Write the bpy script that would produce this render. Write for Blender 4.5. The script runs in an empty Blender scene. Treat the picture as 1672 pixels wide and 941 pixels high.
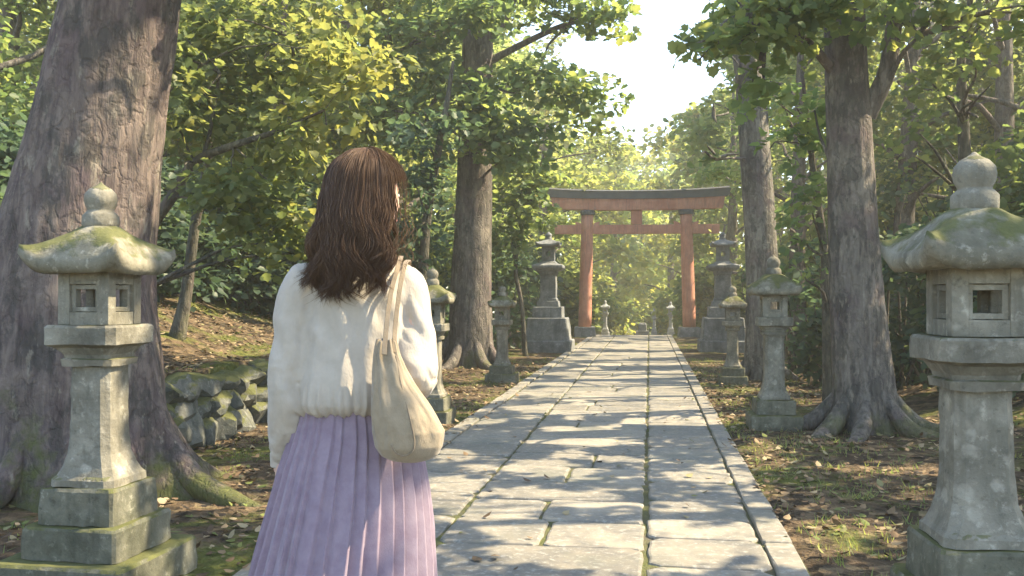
HAZE = 0.0034
import bpy, bmesh, math, random
import numpy as np
from mathutils import Vector, Matrix, noise as mnoise
sc = bpy.context.scene
COL = sc.collection
rng = np.random.default_rng(7)
random.seed(7)
R = math.radians

# ------------------------------------------------------------------ camera
F = 1500.0; PW, PH = 1672, 941
CAMZ = 1.21
YAW = math.atan(224/F); PITCH = math.atan(13.5/F)
cam = bpy.data.cameras.new('camera'); cam.sensor_width = 36; cam.lens = 36*F/PW
cam.clip_start = .05; cam.clip_end = 900
camo = bpy.data.objects.new('camera', cam); COL.objects.link(camo)
camo.location = (0, 0, CAMZ); camo.rotation_euler = (R(90)+PITCH, 0, YAW)
sc.camera = camo
CM = np.array(camo.rotation_euler.to_matrix())
def W(px, py, d):
    """world point seen at pixel (px,py) of the 1672x941 picture at depth d"""
    v = CM @ np.array([(px-PW/2)/F*d, (PH/2-py)/F*d, -d])
    return Vector((v[0], v[1], v[2]+CAMZ))
def G(px, py, z=0.0):
    v = CM @ np.array([(px-PW/2)/F, (PH/2-py)/F, -1.0])
    t = (z-CAMZ)/v[2]
    return Vector((v[0]*t, v[1]*t, z))
def XY(px, d, z=0):
    p = W(px, 484, d); return Vector((p.x, p.y, z))
def proj(P):
    q = (np.asarray(P)-np.array([0, 0, CAMZ])) @ CM
    d = -q[..., 2]
    return PW/2+q[..., 0]/d*F, PH/2-q[..., 1]/d*F, d

# ------------------------------------------------------------------ light
SUN_AZ, SUN_EL = R(74), R(46)           # azimuth measured from +Y (down the path) towards +X
S = np.array([math.sin(SUN_AZ)*math.cos(SUN_EL), math.cos(SUN_AZ)*math.cos(SUN_EL), math.sin(SUN_EL)])
world = bpy.data.worlds.new('World'); sc.world = world; world.use_nodes = True
wt = world.node_tree; bg = wt.nodes['Background']
sky = wt.nodes.new('ShaderNodeTexSky'); sky.sky_type = 'NISHITA'; sky.sun_disc = False
sky.sun_elevation = SUN_EL; sky.sun_rotation = SUN_AZ
sky.dust_density = 0.5; sky.air_density = 1.0; sky.ozone_density = 1.0
wt.links.new(sky.outputs[0], bg.inputs[0]); bg.inputs[1].default_value = 0.145
sun = bpy.data.lights.new('sun', 'SUN'); sun.energy = 4.4; sun.angle = R(.4); sun.color = (1, .86, .62)
suno = bpy.data.objects.new('sun', sun); COL.objects.link(suno)
suno.rotation_euler = Vector(S).to_track_quat('Z', 'Y').to_euler(); suno.location = (20, 8, 25)
sc.view_settings.view_transform = 'Standard'; sc.view_settings.look = 'None'
sc.view_settings.gamma = 1; sc.view_settings.use_curve_mapping = False
sc.view_settings.exposure = EXPOSURE = 1.95
cy = sc.cycles
cy.use_denoising = True
try: cy.denoiser = 'OPENIMAGEDENOISE'
except Exception: pass
cy.max_bounces = 8; cy.diffuse_bounces = 4; cy.glossy_bounces = 2; cy.transmission_bounces = 6
cy.volume_bounces = 1; cy.transparent_max_bounces = 4; cy.sample_clamp_indirect = 4
cy.use_adaptive_sampling = True; cy.adaptive_threshold = .02
cy.caustics_reflective = False; cy.caustics_refractive = False

# ------------------------------------------------------------------ noise
def _h(ix, iy, iz, s):
    n = (ix.astype(np.int64)*374761393 + iy.astype(np.int64)*668265263 + iz.astype(np.int64)*2147483647 + s*1274126177) & 0xffffffff
    n = ((n ^ (n >> 13))*1274126177) & 0xffffffff
    n = ((n ^ (n >> 16))*2246822519) & 0xffffffff
    return ((n ^ (n >> 15)) & 0xffff)/65535.0
def vn(x, y, z=0, s=0):
    """value noise 0..1"""
    x, y, z = np.broadcast_arrays(np.asarray(x, float), np.asarray(y, float), np.asarray(z, float))
    ix, iy, iz = np.floor(x), np.floor(y), np.floor(z)
    fx, fy, fz = x-ix, y-iy, z-iz
    fx, fy, fz = [f*f*(3-2*f) for f in (fx, fy, fz)]
    r = 0
    for a in (0, 1):
        for b in (0, 1):
            for c in (0, 1):
                r = r + _h(ix+a, iy+b, iz+c, s)*np.where(a, fx, 1-fx)*np.where(b, fy, 1-fy)*np.where(c, fz, 1-fz)
    return r
def fbm(x, y, z=0, s=0, o=4):
    r = 0; a = .5; f = 1.0; t = 0
    for i in range(o):
        r = r+a*vn(np.asarray(x)*f, np.asarray(y)*f, np.asarray(z)*f, s+i); t += a; a *= .5; f *= 2.03
    return r/t

# ------------------------------------------------------------------ objects
def link(name, me, m=None, parent=None, loc=None):
    o = bpy.data.objects.new(name, me); COL.objects.link(o)
    if m is not None and me is not None:
        me.materials.clear(); me.materials.append(m)
    if parent is not None: o.parent = parent
    if loc is not None: o.location = loc
    return o
def from_bm(name, bm, m, parent=None, smooth=False, loc=None):
    bmesh.ops.recalc_face_normals(bm, faces=bm.faces[:])
    me = bpy.data.meshes.new(name); bm.to_mesh(me); bm.free()
    if smooth: me.shade_smooth()
    return link(name, me, m, parent, loc)
def thing(name, label, cat, loc=(0, 0, 0), rz=0, group=None, scale=1):
    o = bpy.data.objects.new(name, None); COL.objects.link(o)
    o.location = loc; o.rotation_euler = (0, 0, rz); o.scale = (scale,)*3
    o.empty_display_size = .1
    return tag(o, label, cat, group)
def tag(o, label, cat, group=None, kind=None):
    o['label'] = label; o['category'] = cat
    if group: o['group'] = group
    if kind: o['kind'] = kind
    return o
def np_mesh(name, verts, polys_flat, loop_tot):
    me = bpy.data.meshes.new(name)
    verts = np.asarray(verts, np.float32).reshape(-1, 3)
    pf = np.asarray(polys_flat, np.int32).ravel(); lt = np.asarray(loop_tot, np.int32).ravel()
    me.vertices.add(len(verts)); me.vertices.foreach_set('co', verts.ravel())
    me.loops.add(len(pf)); me.loops.foreach_set('vertex_index', pf)
    ls = np.concatenate([[0], np.cumsum(lt)[:-1]]).astype(np.int32)
    me.polygons.add(len(lt)); me.polygons.foreach_set('loop_start', ls); me.polygons.foreach_set('loop_total', lt)
    me.update(calc_edges=True)
    return me
def fattr(me, name, vals, dom='FACE'):
    a = me.attributes.new(name, 'FLOAT', dom); a.data.foreach_set('value', np.asarray(vals, np.float32))

# ------------------------------------------------------------------ materials
class NT:
    def __init__(s, name):
        s.m = bpy.data.materials.new(name); s.m.use_nodes = True; s.t = s.m.node_tree
        s.t.nodes.clear(); s.out = s.t.nodes.new('ShaderNodeOutputMaterial')
    def n(s, typ, props=None, **ins):
        nd = s.t.nodes.new('ShaderNode'+typ)
        for k, v in (props or {}).items(): setattr(nd, k, v)
        for k, v in ins.items():
            key = int(k[1:]) if k[0] == 'i' and k[1:].isdigit() else k.replace('_', ' ')
            s.set(nd.inputs[key], v)
        return nd
    def set(s, sock, v):
        if isinstance(v, bpy.types.NodeSocket): s.t.links.new(v, sock)
        elif isinstance(v, bpy.types.Node): s.t.links.new(v.outputs[0], sock)
        else:
            if sock.type == 'RGBA' and len(v) == 3: v = (*v, 1)
            sock.default_value = v
    def math(s, op, a, b=0.0, clamp=False): return s.n('Math', {'operation': op, 'use_clamp': clamp}, i0=a, i1=b).outputs[0]
    def mix(s, f, a, b, mode='MIX'):
        nd = s.t.nodes.new('ShaderNodeMix'); nd.data_type = 'RGBA'; nd.blend_type = mode
        s.set(nd.inputs[0], f); s.set(nd.inputs[6], a); s.set(nd.inputs[7], b); return nd.outputs[2]
    def ramp(s, f, stops, interp='LINEAR'):
        nd = s.t.nodes.new('ShaderNodeValToRGB'); nd.color_ramp.interpolation = interp
        e = nd.color_ramp.elements
        while len(e) < len(stops): e.new(.5)
        for i, (p, c) in enumerate(stops):
            e[i].position = p; e[i].color = (c, c, c, 1) if isinstance(c, (int, float)) else (*c, 1)
        s.set(nd.inputs[0], f); return nd.outputs[0]
    def noise(s, vec, scale, detail=4, rough=.55, dist=0.0):
        return s.n('TexNoise', None, Vector=vec, Scale=scale, Detail=detail, Roughness=rough, Distortion=dist).outputs[0]
    def objco(s, jitter=True):
        tc = s.n('TexCoord').outputs['Object']
        if not jitter: return tc
        oi = s.n('ObjectInfo').outputs['Random']
        add = s.n('VectorMath', {'operation': 'ADD'}); s.set(add.inputs[0], tc)
        comb = s.n('CombineXYZ', None, X=s.math('MULTIPLY', oi, 37.0), Y=s.math('MULTIPLY', oi, 91.0), Z=s.math('MULTIPLY', oi, 13.0))
        s.set(add.inputs[1], comb.outputs[0]); return add.outputs[0]
    def bump(s, h, strength=.3, dist=.01): return s.n('Bump', None, Strength=strength, Distance=dist, Height=h).outputs[0]
    def bsdf(s, col, rough=.8, normal=None, spec=.3, **kw):
        b = s.n('BsdfPrincipled'); s.set(b.inputs['Base Color'], col); s.set(b.inputs['Roughness'], rough)
        s.set(b.inputs['Specular IOR Level'], spec)
        for k, v in kw.items(): s.set(b.inputs[k.replace('_', ' ')], v)
        if normal is not None: s.set(b.inputs['Normal'], normal)
        s.t.links.new(b.outputs[0], s.out.inputs[0]); return b
    def nz(s): return s.n('SeparateXYZ', None, Vector=s.n('NewGeometry').outputs['Normal']).outputs[2]

def stone_mat(name, dark, light, lichen, moss_amt=.5, moss_lo=.35):
    t = NT(name); co = t.objco()
    a = t.noise(co, 5, 6, .65); b = t.noise(co, 22, 5, .7); c = t.noise(co, 70, 3, .6)
    col = t.mix(t.ramp(a, [(.32, 0), (.68, 1)]), dark, light)
    col = t.mix(t.ramp(b, [(.56, 0), (.7, .75)]), col, lichen)
    col = t.mix(t.ramp(b, [(.28, .7), (.42, 0)]), col, [v*.5 for v in dark])
    st = t.n('Mapping', None, Vector=co, Scale=(9, 9, 1.2)).outputs[0]
    col = t.mix(t.ramp(t.noise(st, 1.6, 4), [(.5, 0), (.72, .55)]), col, [v*.55 for v in dark])
    vs = t.n('TexVoronoi', {'feature': 'F1'}, Vector=t.n('VectorMath', {'operation': 'ADD'}, i0=co, i1=t.n('VectorMath', {'operation': 'SCALE'}, i0=t.n('TexNoise', None, Vector=co, Scale=25.0, Detail=3).outputs[1], Scale=.05).outputs[0]).outputs[0], Scale=11, Randomness=1)
    sp = t.math('MULTIPLY', t.ramp(vs.outputs['Distance'], [(.22, 1), (.34, 0)]), t.ramp(t.noise(co, 3.3, 3), [(.52, 0), (.64, .38)]))
    col = t.mix(sp, col, [min(1, v*1.12) for v in lichen])
    col = t.mix(t.ramp(t.noise(co, 2.2, 6, .72), [(.50, 0), (.64, .65)]), col, [v*.6 for v in dark])
    mz = t.math('ADD', t.math('MULTIPLY', t.nz(), .55), t.noise(co, 7, 5, .6))
    mk = t.ramp(mz, [(moss_lo+.42, 0), (moss_lo+.55, moss_amt)])
    mcol = t.mix(t.noise(co, 30, 3), (.05, .055, .018), (.15, .15, .045))
    col = t.mix(mk, col, mcol)
    hb = t.math('ADD', t.math('MULTIPLY', c, .5), t.math('ADD', b, t.math('MULTIPLY', mk, 1.2)))
    t.bsdf(col, .9, t.bump(hb, .45, .012), .2); return t.m
M = {}
M['stone'] = stone_mat('weathered_granite', (.15, .137, .10), (.31, .28, .21), (.47, .43, .335), .7, .54)
M['stone_roof'] = stone_mat('mossy_granite', (.145, .132, .09), (.29, .262, .19), (.45, .41, .31), .9, .38)
M['stone_base'] = stone_mat('damp_granite', (.095, .095, .062), (.215, .2, .145), (.34, .32, .235), .9, .36)
M['stone_grey'] = stone_mat('grey_granite', (.15, .155, .15), (.28, .28, .265), (.40, .40, .37), .3, .62)
M['stone_pale'] = stone_mat('pale_granite', (.30, .30, .28), (.48, .47, .43), (.56, .55, .5), .15, .7)  # lighter copy of the granite; haze and sunlight painted into its colour
M['stone_wall'] = stone_mat('field_stone', (.07, .075, .06), (.18, .175, .145), (.32, .31, .25), .9, .36)

t = NT('paving_stone'); co = t.n('NewGeometry').outputs['Position']
rn = t.n('Attribute', {'attribute_name': 'rnd'}).outputs['Fac']
a = t.noise(co, 3.5, 6, .65); b = t.noise(co, 26, 5, .7)
col = t.mix(rn, (.21, .184, .14), (.345, .30, .226))
col = t.mix(t.ramp(a, [(.36, .8), (.60, 0)]), col, (.125, .118, .10))
col = t.mix(t.ramp(b, [(.52, 0), (.66, .65)]), col, (.40, .38, .32))
col = t.mix(t.ramp(t.noise(co, 1.1, 7, .7), [(.52, 0), (.66, .55)]), col, (.13, .135, .10))
col = t.mix(t.ramp(t.noise(co, 9, 6, .75), [(.57, 0), (.66, .5)]), col, (.11, .11, .10))
t.bsdf(col, t.ramp(a, [(.3, .55), (.7, .85)]), t.bump(t.math('ADD', b, a), .35, .008), .35); M['paving'] = t.m

t = NT('joint_moss'); co = t.n('NewGeometry').outputs['Position']
col = t.mix(t.ramp(t.noise(co, 5, 5), [(.38, 0), (.6, 1)]), (.13, .112, .078), (.115, .12, .05))
col = t.mix(t.ramp(t.noise(co, 60, 3), [(.5, 0), (.7, .6)]), col, (.16, .18, .04))
t.bsdf(col, .95, t.bump(t.noise(co, 90, 4), .8, .02), .1); M['joint'] = t.m

t = NT('leaf_litter_soil'); co = t.n('NewGeometry').outputs['Position']
v = t.n('TexVoronoi', {'feature': 'F1'}, Vector=co, Scale=13, Randomness=1)
col = t.ramp(v.outputs['Color'], [(.1, (.045, .033, .022)), (.4, (.10, .07, .042)), (.65, (.16, .11, .065)), (.9, (.24, .18, .10))])
col = t.mix(t.ramp(t.noise(co, 4, 6, .7), [(.35, .8), (.6, 0)]), col, (.035, .028, .018))
mm = t.ramp(t.noise(co, .9, 6, .68, .6), [(.50, 0), (.60, .85)])
mc = t.mix(t.noise(co, 24, 4), (.045, .06, .014), (.17, .18, .04))
col = t.mix(mm, col, mc)
t.bsdf(col, .95, t.bump(t.math('ADD', v.outputs['Distance'], t.noise(co, 40, 4)), .9, .03), .1); M['ground'] = t.m

def bark_mat(name, dark, light, moss=.6, top=1.4):
    t = NT(name); tc = t.n('TexCoord').outputs['Object']
    st = t.n('Mapping', None, Vector=tc, Scale=(7, 7, 1.1)).outputs[0]
    a = t.noise(st, 2.2, 7, .68, .5); b = t.noise(tc, 2.3, 5, .6); c = t.noise(st, 9, 4, .7)
    col = t.mix(t.ramp(a, [(.34, 0), (.64, 1)]), dark, light)
    col = t.mix(t.ramp(b, [(.5, 0), (.68, .6)]), col, (light[0]*1.35, light[1]*1.35, light[2]*1.3))
    col = t.mix(t.ramp(t.noise(tc, 1.7, 5, .6), [(.52, 0), (.62, .6)]), col, (.13, .09, .09))
    col = t.mix(t.ramp(t.noise(t.n('Mapping', None, Vector=tc, Scale=(3, 3, 1.4)).outputs[0], 2.1, 6, .7), [(.50, 0), (.57, .6)]), col, (.05, .05, .042))
    col = t.mix(t.ramp(t.noise(t.n('Mapping', None, Vector=tc, Scale=(5, 5, 1.6)).outputs[0], 2.7, 6, .7), [(.58, 0), (.64, .6)]), col, (.30, .26, .195))
    wv = t.n('VectorMath', {'operation': 'ADD'}); t.set(wv.inputs[0], t.n('Mapping', None, Vector=tc, Scale=(11, 11, 2.6)).outputs[0])
    t.set(wv.inputs[1], t.n('VectorMath', {'operation': 'SCALE'}, i0=t.n('TexNoise', None, Vector=tc, Scale=6.0, Detail=4).outputs[1], Scale=2.2).outputs[0])
    crk = t.n('TexVoronoi', {'feature': 'DISTANCE_TO_EDGE'}, Vector=wv.outputs[0], Scale=1.0).outputs[0]
    cr = t.ramp(crk, [(.0, 0), (.16, 1)])
    col = t.mix(t.math('MULTIPLY', t.math('SUBTRACT', 1.0, cr), .26), col, [v*.55 for v in dark])
    z = t.n('SeparateXYZ', None, Vector=tc).outputs[2]
    mk = t.math('ADD', t.noise(tc, 2.5, 6, .65), t.math('MULTIPLY', z, -.28/top))
    mk = t.ramp(mk, [(.40, 0), (.52, moss)])
    col = t.mix(mk, col, t.mix(t.noise(tc, 25, 3), (.045, .055, .015), (.15, .16, .04)))
    t.bsdf(col, .95, t.bump(t.math('ADD', t.math('MULTIPLY', cr, .3), t.math('ADD', a, t.math('MULTIPLY', c, .4))), .75, .03), .15); return t.m
M['bark_big'] = bark_mat('old_tree_bark', (.07, .052, .048), (.205, .16, .132), .8, 1.2)
M['bark'] = bark_mat('grey_brown_bark', (.08, .067, .057), (.22, .19, .155), .55, .9)
M['bark_pale'] = bark_mat('pale_grey_bark', (.10, .09, .075), (.26, .235, .19), .5, .8)
M['bark_thin'] = bark_mat('sapling_bark', (.06, .055, .042), (.16, .145, .105), .4, .6)

def leaf_mat(name, stops, trans, amt=.5):
    t = NT(name); rn = t.n('Attribute', {'attribute_name': 'rnd'}).outputs['Fac']
    col = t.ramp(rn, stops)
    oi = t.n('ObjectInfo').outputs['Random']
    hs = t.n('HueSaturation', None, Hue=t.math('ADD', .488, t.math('MULTIPLY', oi, .024)), Saturation=1.0, Value=t.math('ADD', .88, t.math('MULTIPLY', oi, .24)), Color=col).outputs[0]
    d = t.n('BsdfDiffuse', None, Color=hs); g = t.n('BsdfGlossy', None, Color=(.5, .5, .45, 1), Roughness=.45)
    tr = t.n('BsdfTranslucent', None, Color=t.mix(1.0, hs, trans, 'MULTIPLY'))
    m1 = t.n('MixShader', None, Fac=amt, i1=d.outputs[0], i2=tr.outputs[0])
    m2 = t.n('MixShader', None, Fac=.035, i1=m1.outputs[0], i2=g.outputs[0])
    t.t.links.new(m2.outputs[0], t.out.inputs[0]); return t.m
M['leaf_mid'] = leaf_mat('green_leaves', [(0, (.07, .11, .052)), (.5, (.115, .155, .062)), (1, (.175, .195, .07))], (3.0, 2.7, 1.7))
M['leaf_warm'] = leaf_mat('yellow_green_leaves', [(0, (.10, .145, .055)), (.5, (.158, .19, .07)), (1, (.225, .235, .09))], (2.55, 2.45, 1.8), .55)
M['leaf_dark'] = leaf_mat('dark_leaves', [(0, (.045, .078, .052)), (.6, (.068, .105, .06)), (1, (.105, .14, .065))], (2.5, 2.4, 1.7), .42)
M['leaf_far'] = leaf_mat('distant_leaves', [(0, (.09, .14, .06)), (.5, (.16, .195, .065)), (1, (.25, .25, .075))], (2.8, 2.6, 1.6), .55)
t = NT('dry_leaves'); rn = t.n('Attribute', {'attribute_name': 'rnd'}).outputs['Fac']
t.bsdf(t.ramp(rn, [(0, (.07, .045, .026)), (.3, (.15, .095, .05)), (.6, (.25, .17, .09)), (.8, (.33, .26, .15)), (.9, (.16, .17, .045)), (1, (.10, .12, .03))]), .8, None, .25); M['dry'] = t.m

t = NT('vermilion_paint'); co = t.objco(False)
col = t.mix(t.ramp(t.noise(co, 3, 6, .65), [(.35, 0), (.65, 1)]), (.46, .185, .115), (.60, .285, .18))
col = t.mix(t.ramp(t.noise(t.n('Mapping', None, Vector=co, Scale=(8, 8, 1)).outputs[0], 3, 5), [(.50, 0), (.66, .6)]), col, (.31, .15, .11))
col = t.mix(t.ramp(t.noise(co, 16, 6, .7), [(.6, 0), (.68, .55)]), col, (.40, .33, .27))
t.bsdf(col, .6, t.bump(t.noise(co, 30, 4), .2, .006), .35); M['red'] = t.m
t = NT('dark_copper_roof'); co = t.objco(False)
t.bsdf(t.mix(t.noise(co, 4, 5), (.075, .077, .08), (.16, .16, .155)), .6, t.bump(t.noise(co, 25, 4), .3, .01), .4); M['kasagi'] = t.m
# ------------------------------------------------------------------ terrain
def smooth(a, b, x):
    u = np.clip((np.asarray(x, float)-a)/(b-a), 0, 1); return u*u*(3-2*u)
CREST = 29.0
def drop(y): return -.043*np.clip(np.asarray(y, float)-CREST, 0, 70)
WALL_X0, WALL_Y0, WALL_Y1 = -3.72, 6.3, 13.2
def hground(x, y):
    x = np.asarray(x, float); y = np.asarray(y, float)
    base = drop(y)-.02
    bl = .9*smooth(-3.2, -7.5, x)+1.6*smooth(-6, -16, x)
    inwall = smooth(WALL_Y0-.4, WALL_Y0+.2, y)*(1-smooth(WALL_Y1-.4, WALL_Y1+1.2, y))
    ter = .58*(x < WALL_X0-.12)+.75*smooth(WALL_X0-.2, -7.0, x)+1.3*smooth(-6, -15, x)
    left = np.where(x < 0, bl*(1-inwall)+ter*inwall, 0)*(1-.55*smooth(24, 40, y))
    right = (.75*smooth(2.3, 6.0, x)+1.5*smooth(5, 15, x))*(1-.5*smooth(24, 40, y))
    far = 4.0*smooth(16, 45, np.abs(x))
    bumps = (fbm(x*.7, y*.7, 0, 11)-.5)*.22*smooth(1.6, 4.5, np.abs(x+.55)) + (fbm(x*3.5, y*3.5, 0, 15, 3)-.5)*.07*smooth(1.35, 2.0, np.abs(x+.55))
    under = -.05*(np.abs(x+.55) < 1.24)
    return base+left+right+far+bumps+under
def axis(segs):
    r = []
    for a, b, st in segs: r.append(np.arange(a, b, st))
    return np.concatenate(r+[[segs[-1][1]]])
xs = axis([(-90, -30, 6), (-30, -12, .9), (-12, -6, .3), (-6, -2, .1), (-2, 1, .125), (1, 5, .1), (5, 10, .3), (10, 30, .9), (30, 90, 6)])
ys = axis([(-12, 1, .6), (1, 12, .1), (12, 20, .2), (20, 40, .5), (40, 100, 2), (100, 130, 10)])
gx, gy = np.meshgrid(xs, ys); gz = hground(gx, gy)
nx, ny = len(xs), len(ys)
ii = (np.arange(ny-1)[:, None]*nx+np.arange(nx-1)[None, :]).ravel()
me = np_mesh('ground', np.stack([gx, gy, gz], -1).reshape(-1, 3), np.stack([ii, ii+1, ii+nx+1, ii+nx], -1), np.full(len(ii), 4))
me.shade_smooth()
g = link('ground', me, M['ground']); g['kind'] = 'structure'
def gz1(x, y): return float(hground(x, y))

# ------------------------------------------------------------------ path
# columns of slabs between the joints; each slab a bevelled, slightly uneven block
def slab(bm, x0, x1, y0, y1, top, th, lay, rv, bev=.018, rough=.012):
    n = 5
    def rag(a, k): return a+(random.random()-.5)*rough
    c = min(.05, (x1-x0)*.2)*random.uniform(.4, 1.1)
    out = []
    for (ax, ay, bx, by) in ((x0+c, y0, x1-c, y0), (x1, y0+c, x1, y1-c), (x1-c, y1, x0+c, y1), (x0, y1-c, x0, y0+c)):
        for k in range(n+1):
            u = k/n; out.append((rag(ax+(bx-ax)*u, k), rag(ay+(by-ay)*u, k)))
    cx, cyy = (x0+x1)/2, (y0+y1)/2
    tx, ty = random.uniform(-.003, .003), random.uniform(-.003, .003)
    def zz(x, y): return float(drop(y))+top+tx*(x-cx)/.5+ty*(y-cyy)/.5
    def ring(inset, dz):
        r = []
        for (x, y) in out:
            vx, vy = cx-x, cyy-y; L = math.hypot(vx, vy)
            x2, y2 = x+vx/L*inset, y+vy/L*inset
            r.append(bm.verts.new((x2, y2, zz(x2, y2)+dz)))
        return r
    rs = [ring(0, -th), ring(0, -bev), ring(bev*.45, -bev*.3), ring(bev*1.3, 0)]
    N = len(out); fs = []
    for a, b in zip(rs, rs[1:]):
        for i in range(N):
            j = (i+1) % N; fs.append(bm.faces.new((a[i], a[j], b[j], b[i])))
    fs.append(bm.faces.new(rs[-1]))
    for f in fs: f[lay] = rv
bm = bmesh.new(); lay = bm.faces.layers.float.new('rnd')
PEND = 46.0
for (xa, xb, l0, l1) in ((-1.642, -1.052, .42, .72), (-1.036, -.030, .38, .58), (-.010, .544, .38, .62)):
    y = -3.0+random.random()*.5
    while y < PEND:
        L = random.uniform(l0, l1); a, b = xa+random.uniform(-.005, .008), xb-random.uniform(-.004, .009)
        cuts = [a, b]
        if xb-xa > .8 and random.random() < .35: m = random.uniform(.35, .65)*(b-a)+a; cuts = [a, m, b]
        for u, v in zip(cuts, cuts[1:]):
            slab(bm, u+(.009 if u != a else 0), v-(.009 if v != b else 0), y+random.uniform(.004, .010), y+L-random.uniform(.004, .010), random.uniform(-.006, .004), .06, lay, random.random(), .013, .012)
        y += L
o = from_bm('path', bm, M['paving']); o['kind'] = 'structure'
bm = bmesh.new(); lay = bm.faces.layers.float.new('rnd')
for (xa, xb) in ((-1.79, -1.655), (.55, .69)):
    y = -3.0
    while y < PEND:
        L = random.uniform(.75, 1.15)
        slab(bm, xa, xb, y+.006, y+L-.006, random.uniform(.004, .014), .10, lay, .3+.7*random.random(), .014, .008)
        y += L
o = from_bm('kerb', bm, M['paving']); o['kind'] = 'structure'
yy = np.concatenate([np.arange(-3.2, 28.5, .25), np.arange(28.5, PEND+.3, .25)]); xx = np.linspace(-1.80, .70, 26)
gx, gy = np.meshgrid(xx, yy); gz = drop(gy)-.024+.020*fbm(gx*9, gy*9, 0, 3)
nx, ny = len(xx), len(yy); ii = (np.arange(ny-1)[:, None]*nx+np.arange(nx-1)[None, :]).ravel()
me = np_mesh('joint_bed', np.stack([gx, gy, gz], -1).reshape(-1, 3), np.stack([ii, ii+1, ii+nx+1, ii+nx], -1), np.full(len(ii), 4)); me.shade_smooth()
o = link('path_bedding', me, M['joint']); o['kind'] = 'structure'

# ------------------------------------------------------------------ stone lanterns
def rough_bm(bm, amp=.004, cell=.035, seed=0):
    es = [e for e in bm.edges if e.calc_length() > cell*1.6]
    for it in range(3):
        es = [e for e in bm.edges if e.calc_length() > cell*1.6]
        if not es: break
        bmesh.ops.subdivide_edges(bm, edges=es, cuts=1, use_grid_fill=True)
    bm.normal_update()
    for v in bm.verts:
        p = v.co*9+Vector((seed*3.1, seed, 0)); q = v.co*30+Vector((seed, 0, 5))
        v.co += v.normal*(mnoise.noise(p)*amp+mnoise.noise(q)*amp*.5)
def sq_loft(bm, prof, chamf=.12):
    """square section loft: prof = [(z, half_width)], corners cut by chamf*half_width"""
    prev = None
    for z, w in prof:
        c = min(w*chamf, .028)
        ring = [bm.verts.new(p) for p in ((w-c, -w, z), (w, -w+c, z), (w, w-c, z), (w-c, w, z), (-w+c, w, z), (-w, w-c, z), (-w, -w+c, z), (-w+c, -w, z))]
        if prev:
            for i in range(8): bm.faces.new((prev[i], prev[(i+1) % 8], ring[(i+1) % 8], ring[i]))
        else: bm.faces.new(ring[::-1])
        prev = ring
    bm.faces.new(prev)
def rnd_loft(bm, prof, n=28):
    prev = None
    for z, r in prof:
        ring = [bm.verts.new((r*math.cos(2*math.pi*i/n), r*math.sin(2*math.pi*i/n), z)) for i in range(n)]
        if prev:
            for i in range(n): bm.faces.new((prev[i], prev[(i+1) % n], ring[(i+1) % n], ring[i]))
        else: bm.faces.new(ring[::-1])
        prev = ring
    bm.faces.new(prev)
def box(bm, c, s, bev=0):
    r = bmesh.ops.create_cube(bm, size=1, matrix=Matrix.Translation(c) @ Matrix.Diagonal((*s, 1)))
    if bev:
        es = {e for v in r['verts'] for e in v.link_edges}
        bmesh.ops.bevel(bm, geom=list(es), offset=bev, segments=2, profile=.6, affect='EDGES')
def roof_bm(w, zt, ze, curl, thick, inner, rtop, dome=.5):
    """four-sided stone roof: dome on top flaring into eaves whose corners turn up"""
    bm = bmesh.new(); n = 72; K = 14
    def outline(a):
        c, s = math.cos(a), math.sin(a)
        q = 1/max(abs(c), abs(s)); cor = ((q-1)/(math.sqrt(2)-1))   # 0 mid-side, 1 corner
        return c, s, q, cor
    def pt(a, t, zoff=0, inset=0):
        c, s, q, cor = outline(a)
        sqness = smooth(.2, .75, t)
        rad = (rtop+(w-rtop)*t-inset)*(1+(q-1)*float(sqness)*.97)
        rad *= 1-.035*(1-cor)*float(smooth(.6, 1, t))
        u = t
        prof = (1-u)**1.0*(1-dome)+dome*(math.cos(u*math.pi/2)**1.1)
        z = ze+(zt-ze)*prof + curl*(cor**2.2)*max(0, (t-.45)/.55)**2 + zoff
        return (rad*c, rad*s, z)
    rings = []
    for k in range(K+1):
        t = k/K
        rings.append([bm.verts.new(pt(2*math.pi*i/n, t)) for i in range(n)])
    def low(f, ins):
        r = []
        for i in range(n):
            a = 2*math.pi*i/n; c, s, q, cor = outline(a)
            x, y, z = pt(a, 1, -thick*f*(1+.25*cor), ins); r.append(bm.verts.new((x, y, z)))
        return r
    rings.append(low(.5, -.004)); rings.append(low(1, .012))
    for (f, zz) in ((.72, ze-thick*.98), (inner/w, ze-thick*.9)):
        r = []
        for i in range(n):
            c, s, q, cor = outline(2*math.pi*i/n); rad = w*f*(1+(q-1)*.95)
            r.append(bm.verts.new((rad*c, rad*s, zz+curl*.35*cor*max(0, f-.5))))
        rings.append(r)
    for a, b in zip(rings, rings[1:]):
        for i in range(n): bm.faces.new((a[i], b[i], b[(i+1) % n], a[(i+1) % n]))
    bm.faces.new(rings[0]); bm.faces.new(rings[-1][::-1])
    bm.normal_update()
    for v in bm.verts:
        v.co += v.normal*(mnoise.noise(v.co*7)*.006+mnoise.noise(v.co*22)*.003)
    return bm
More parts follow.
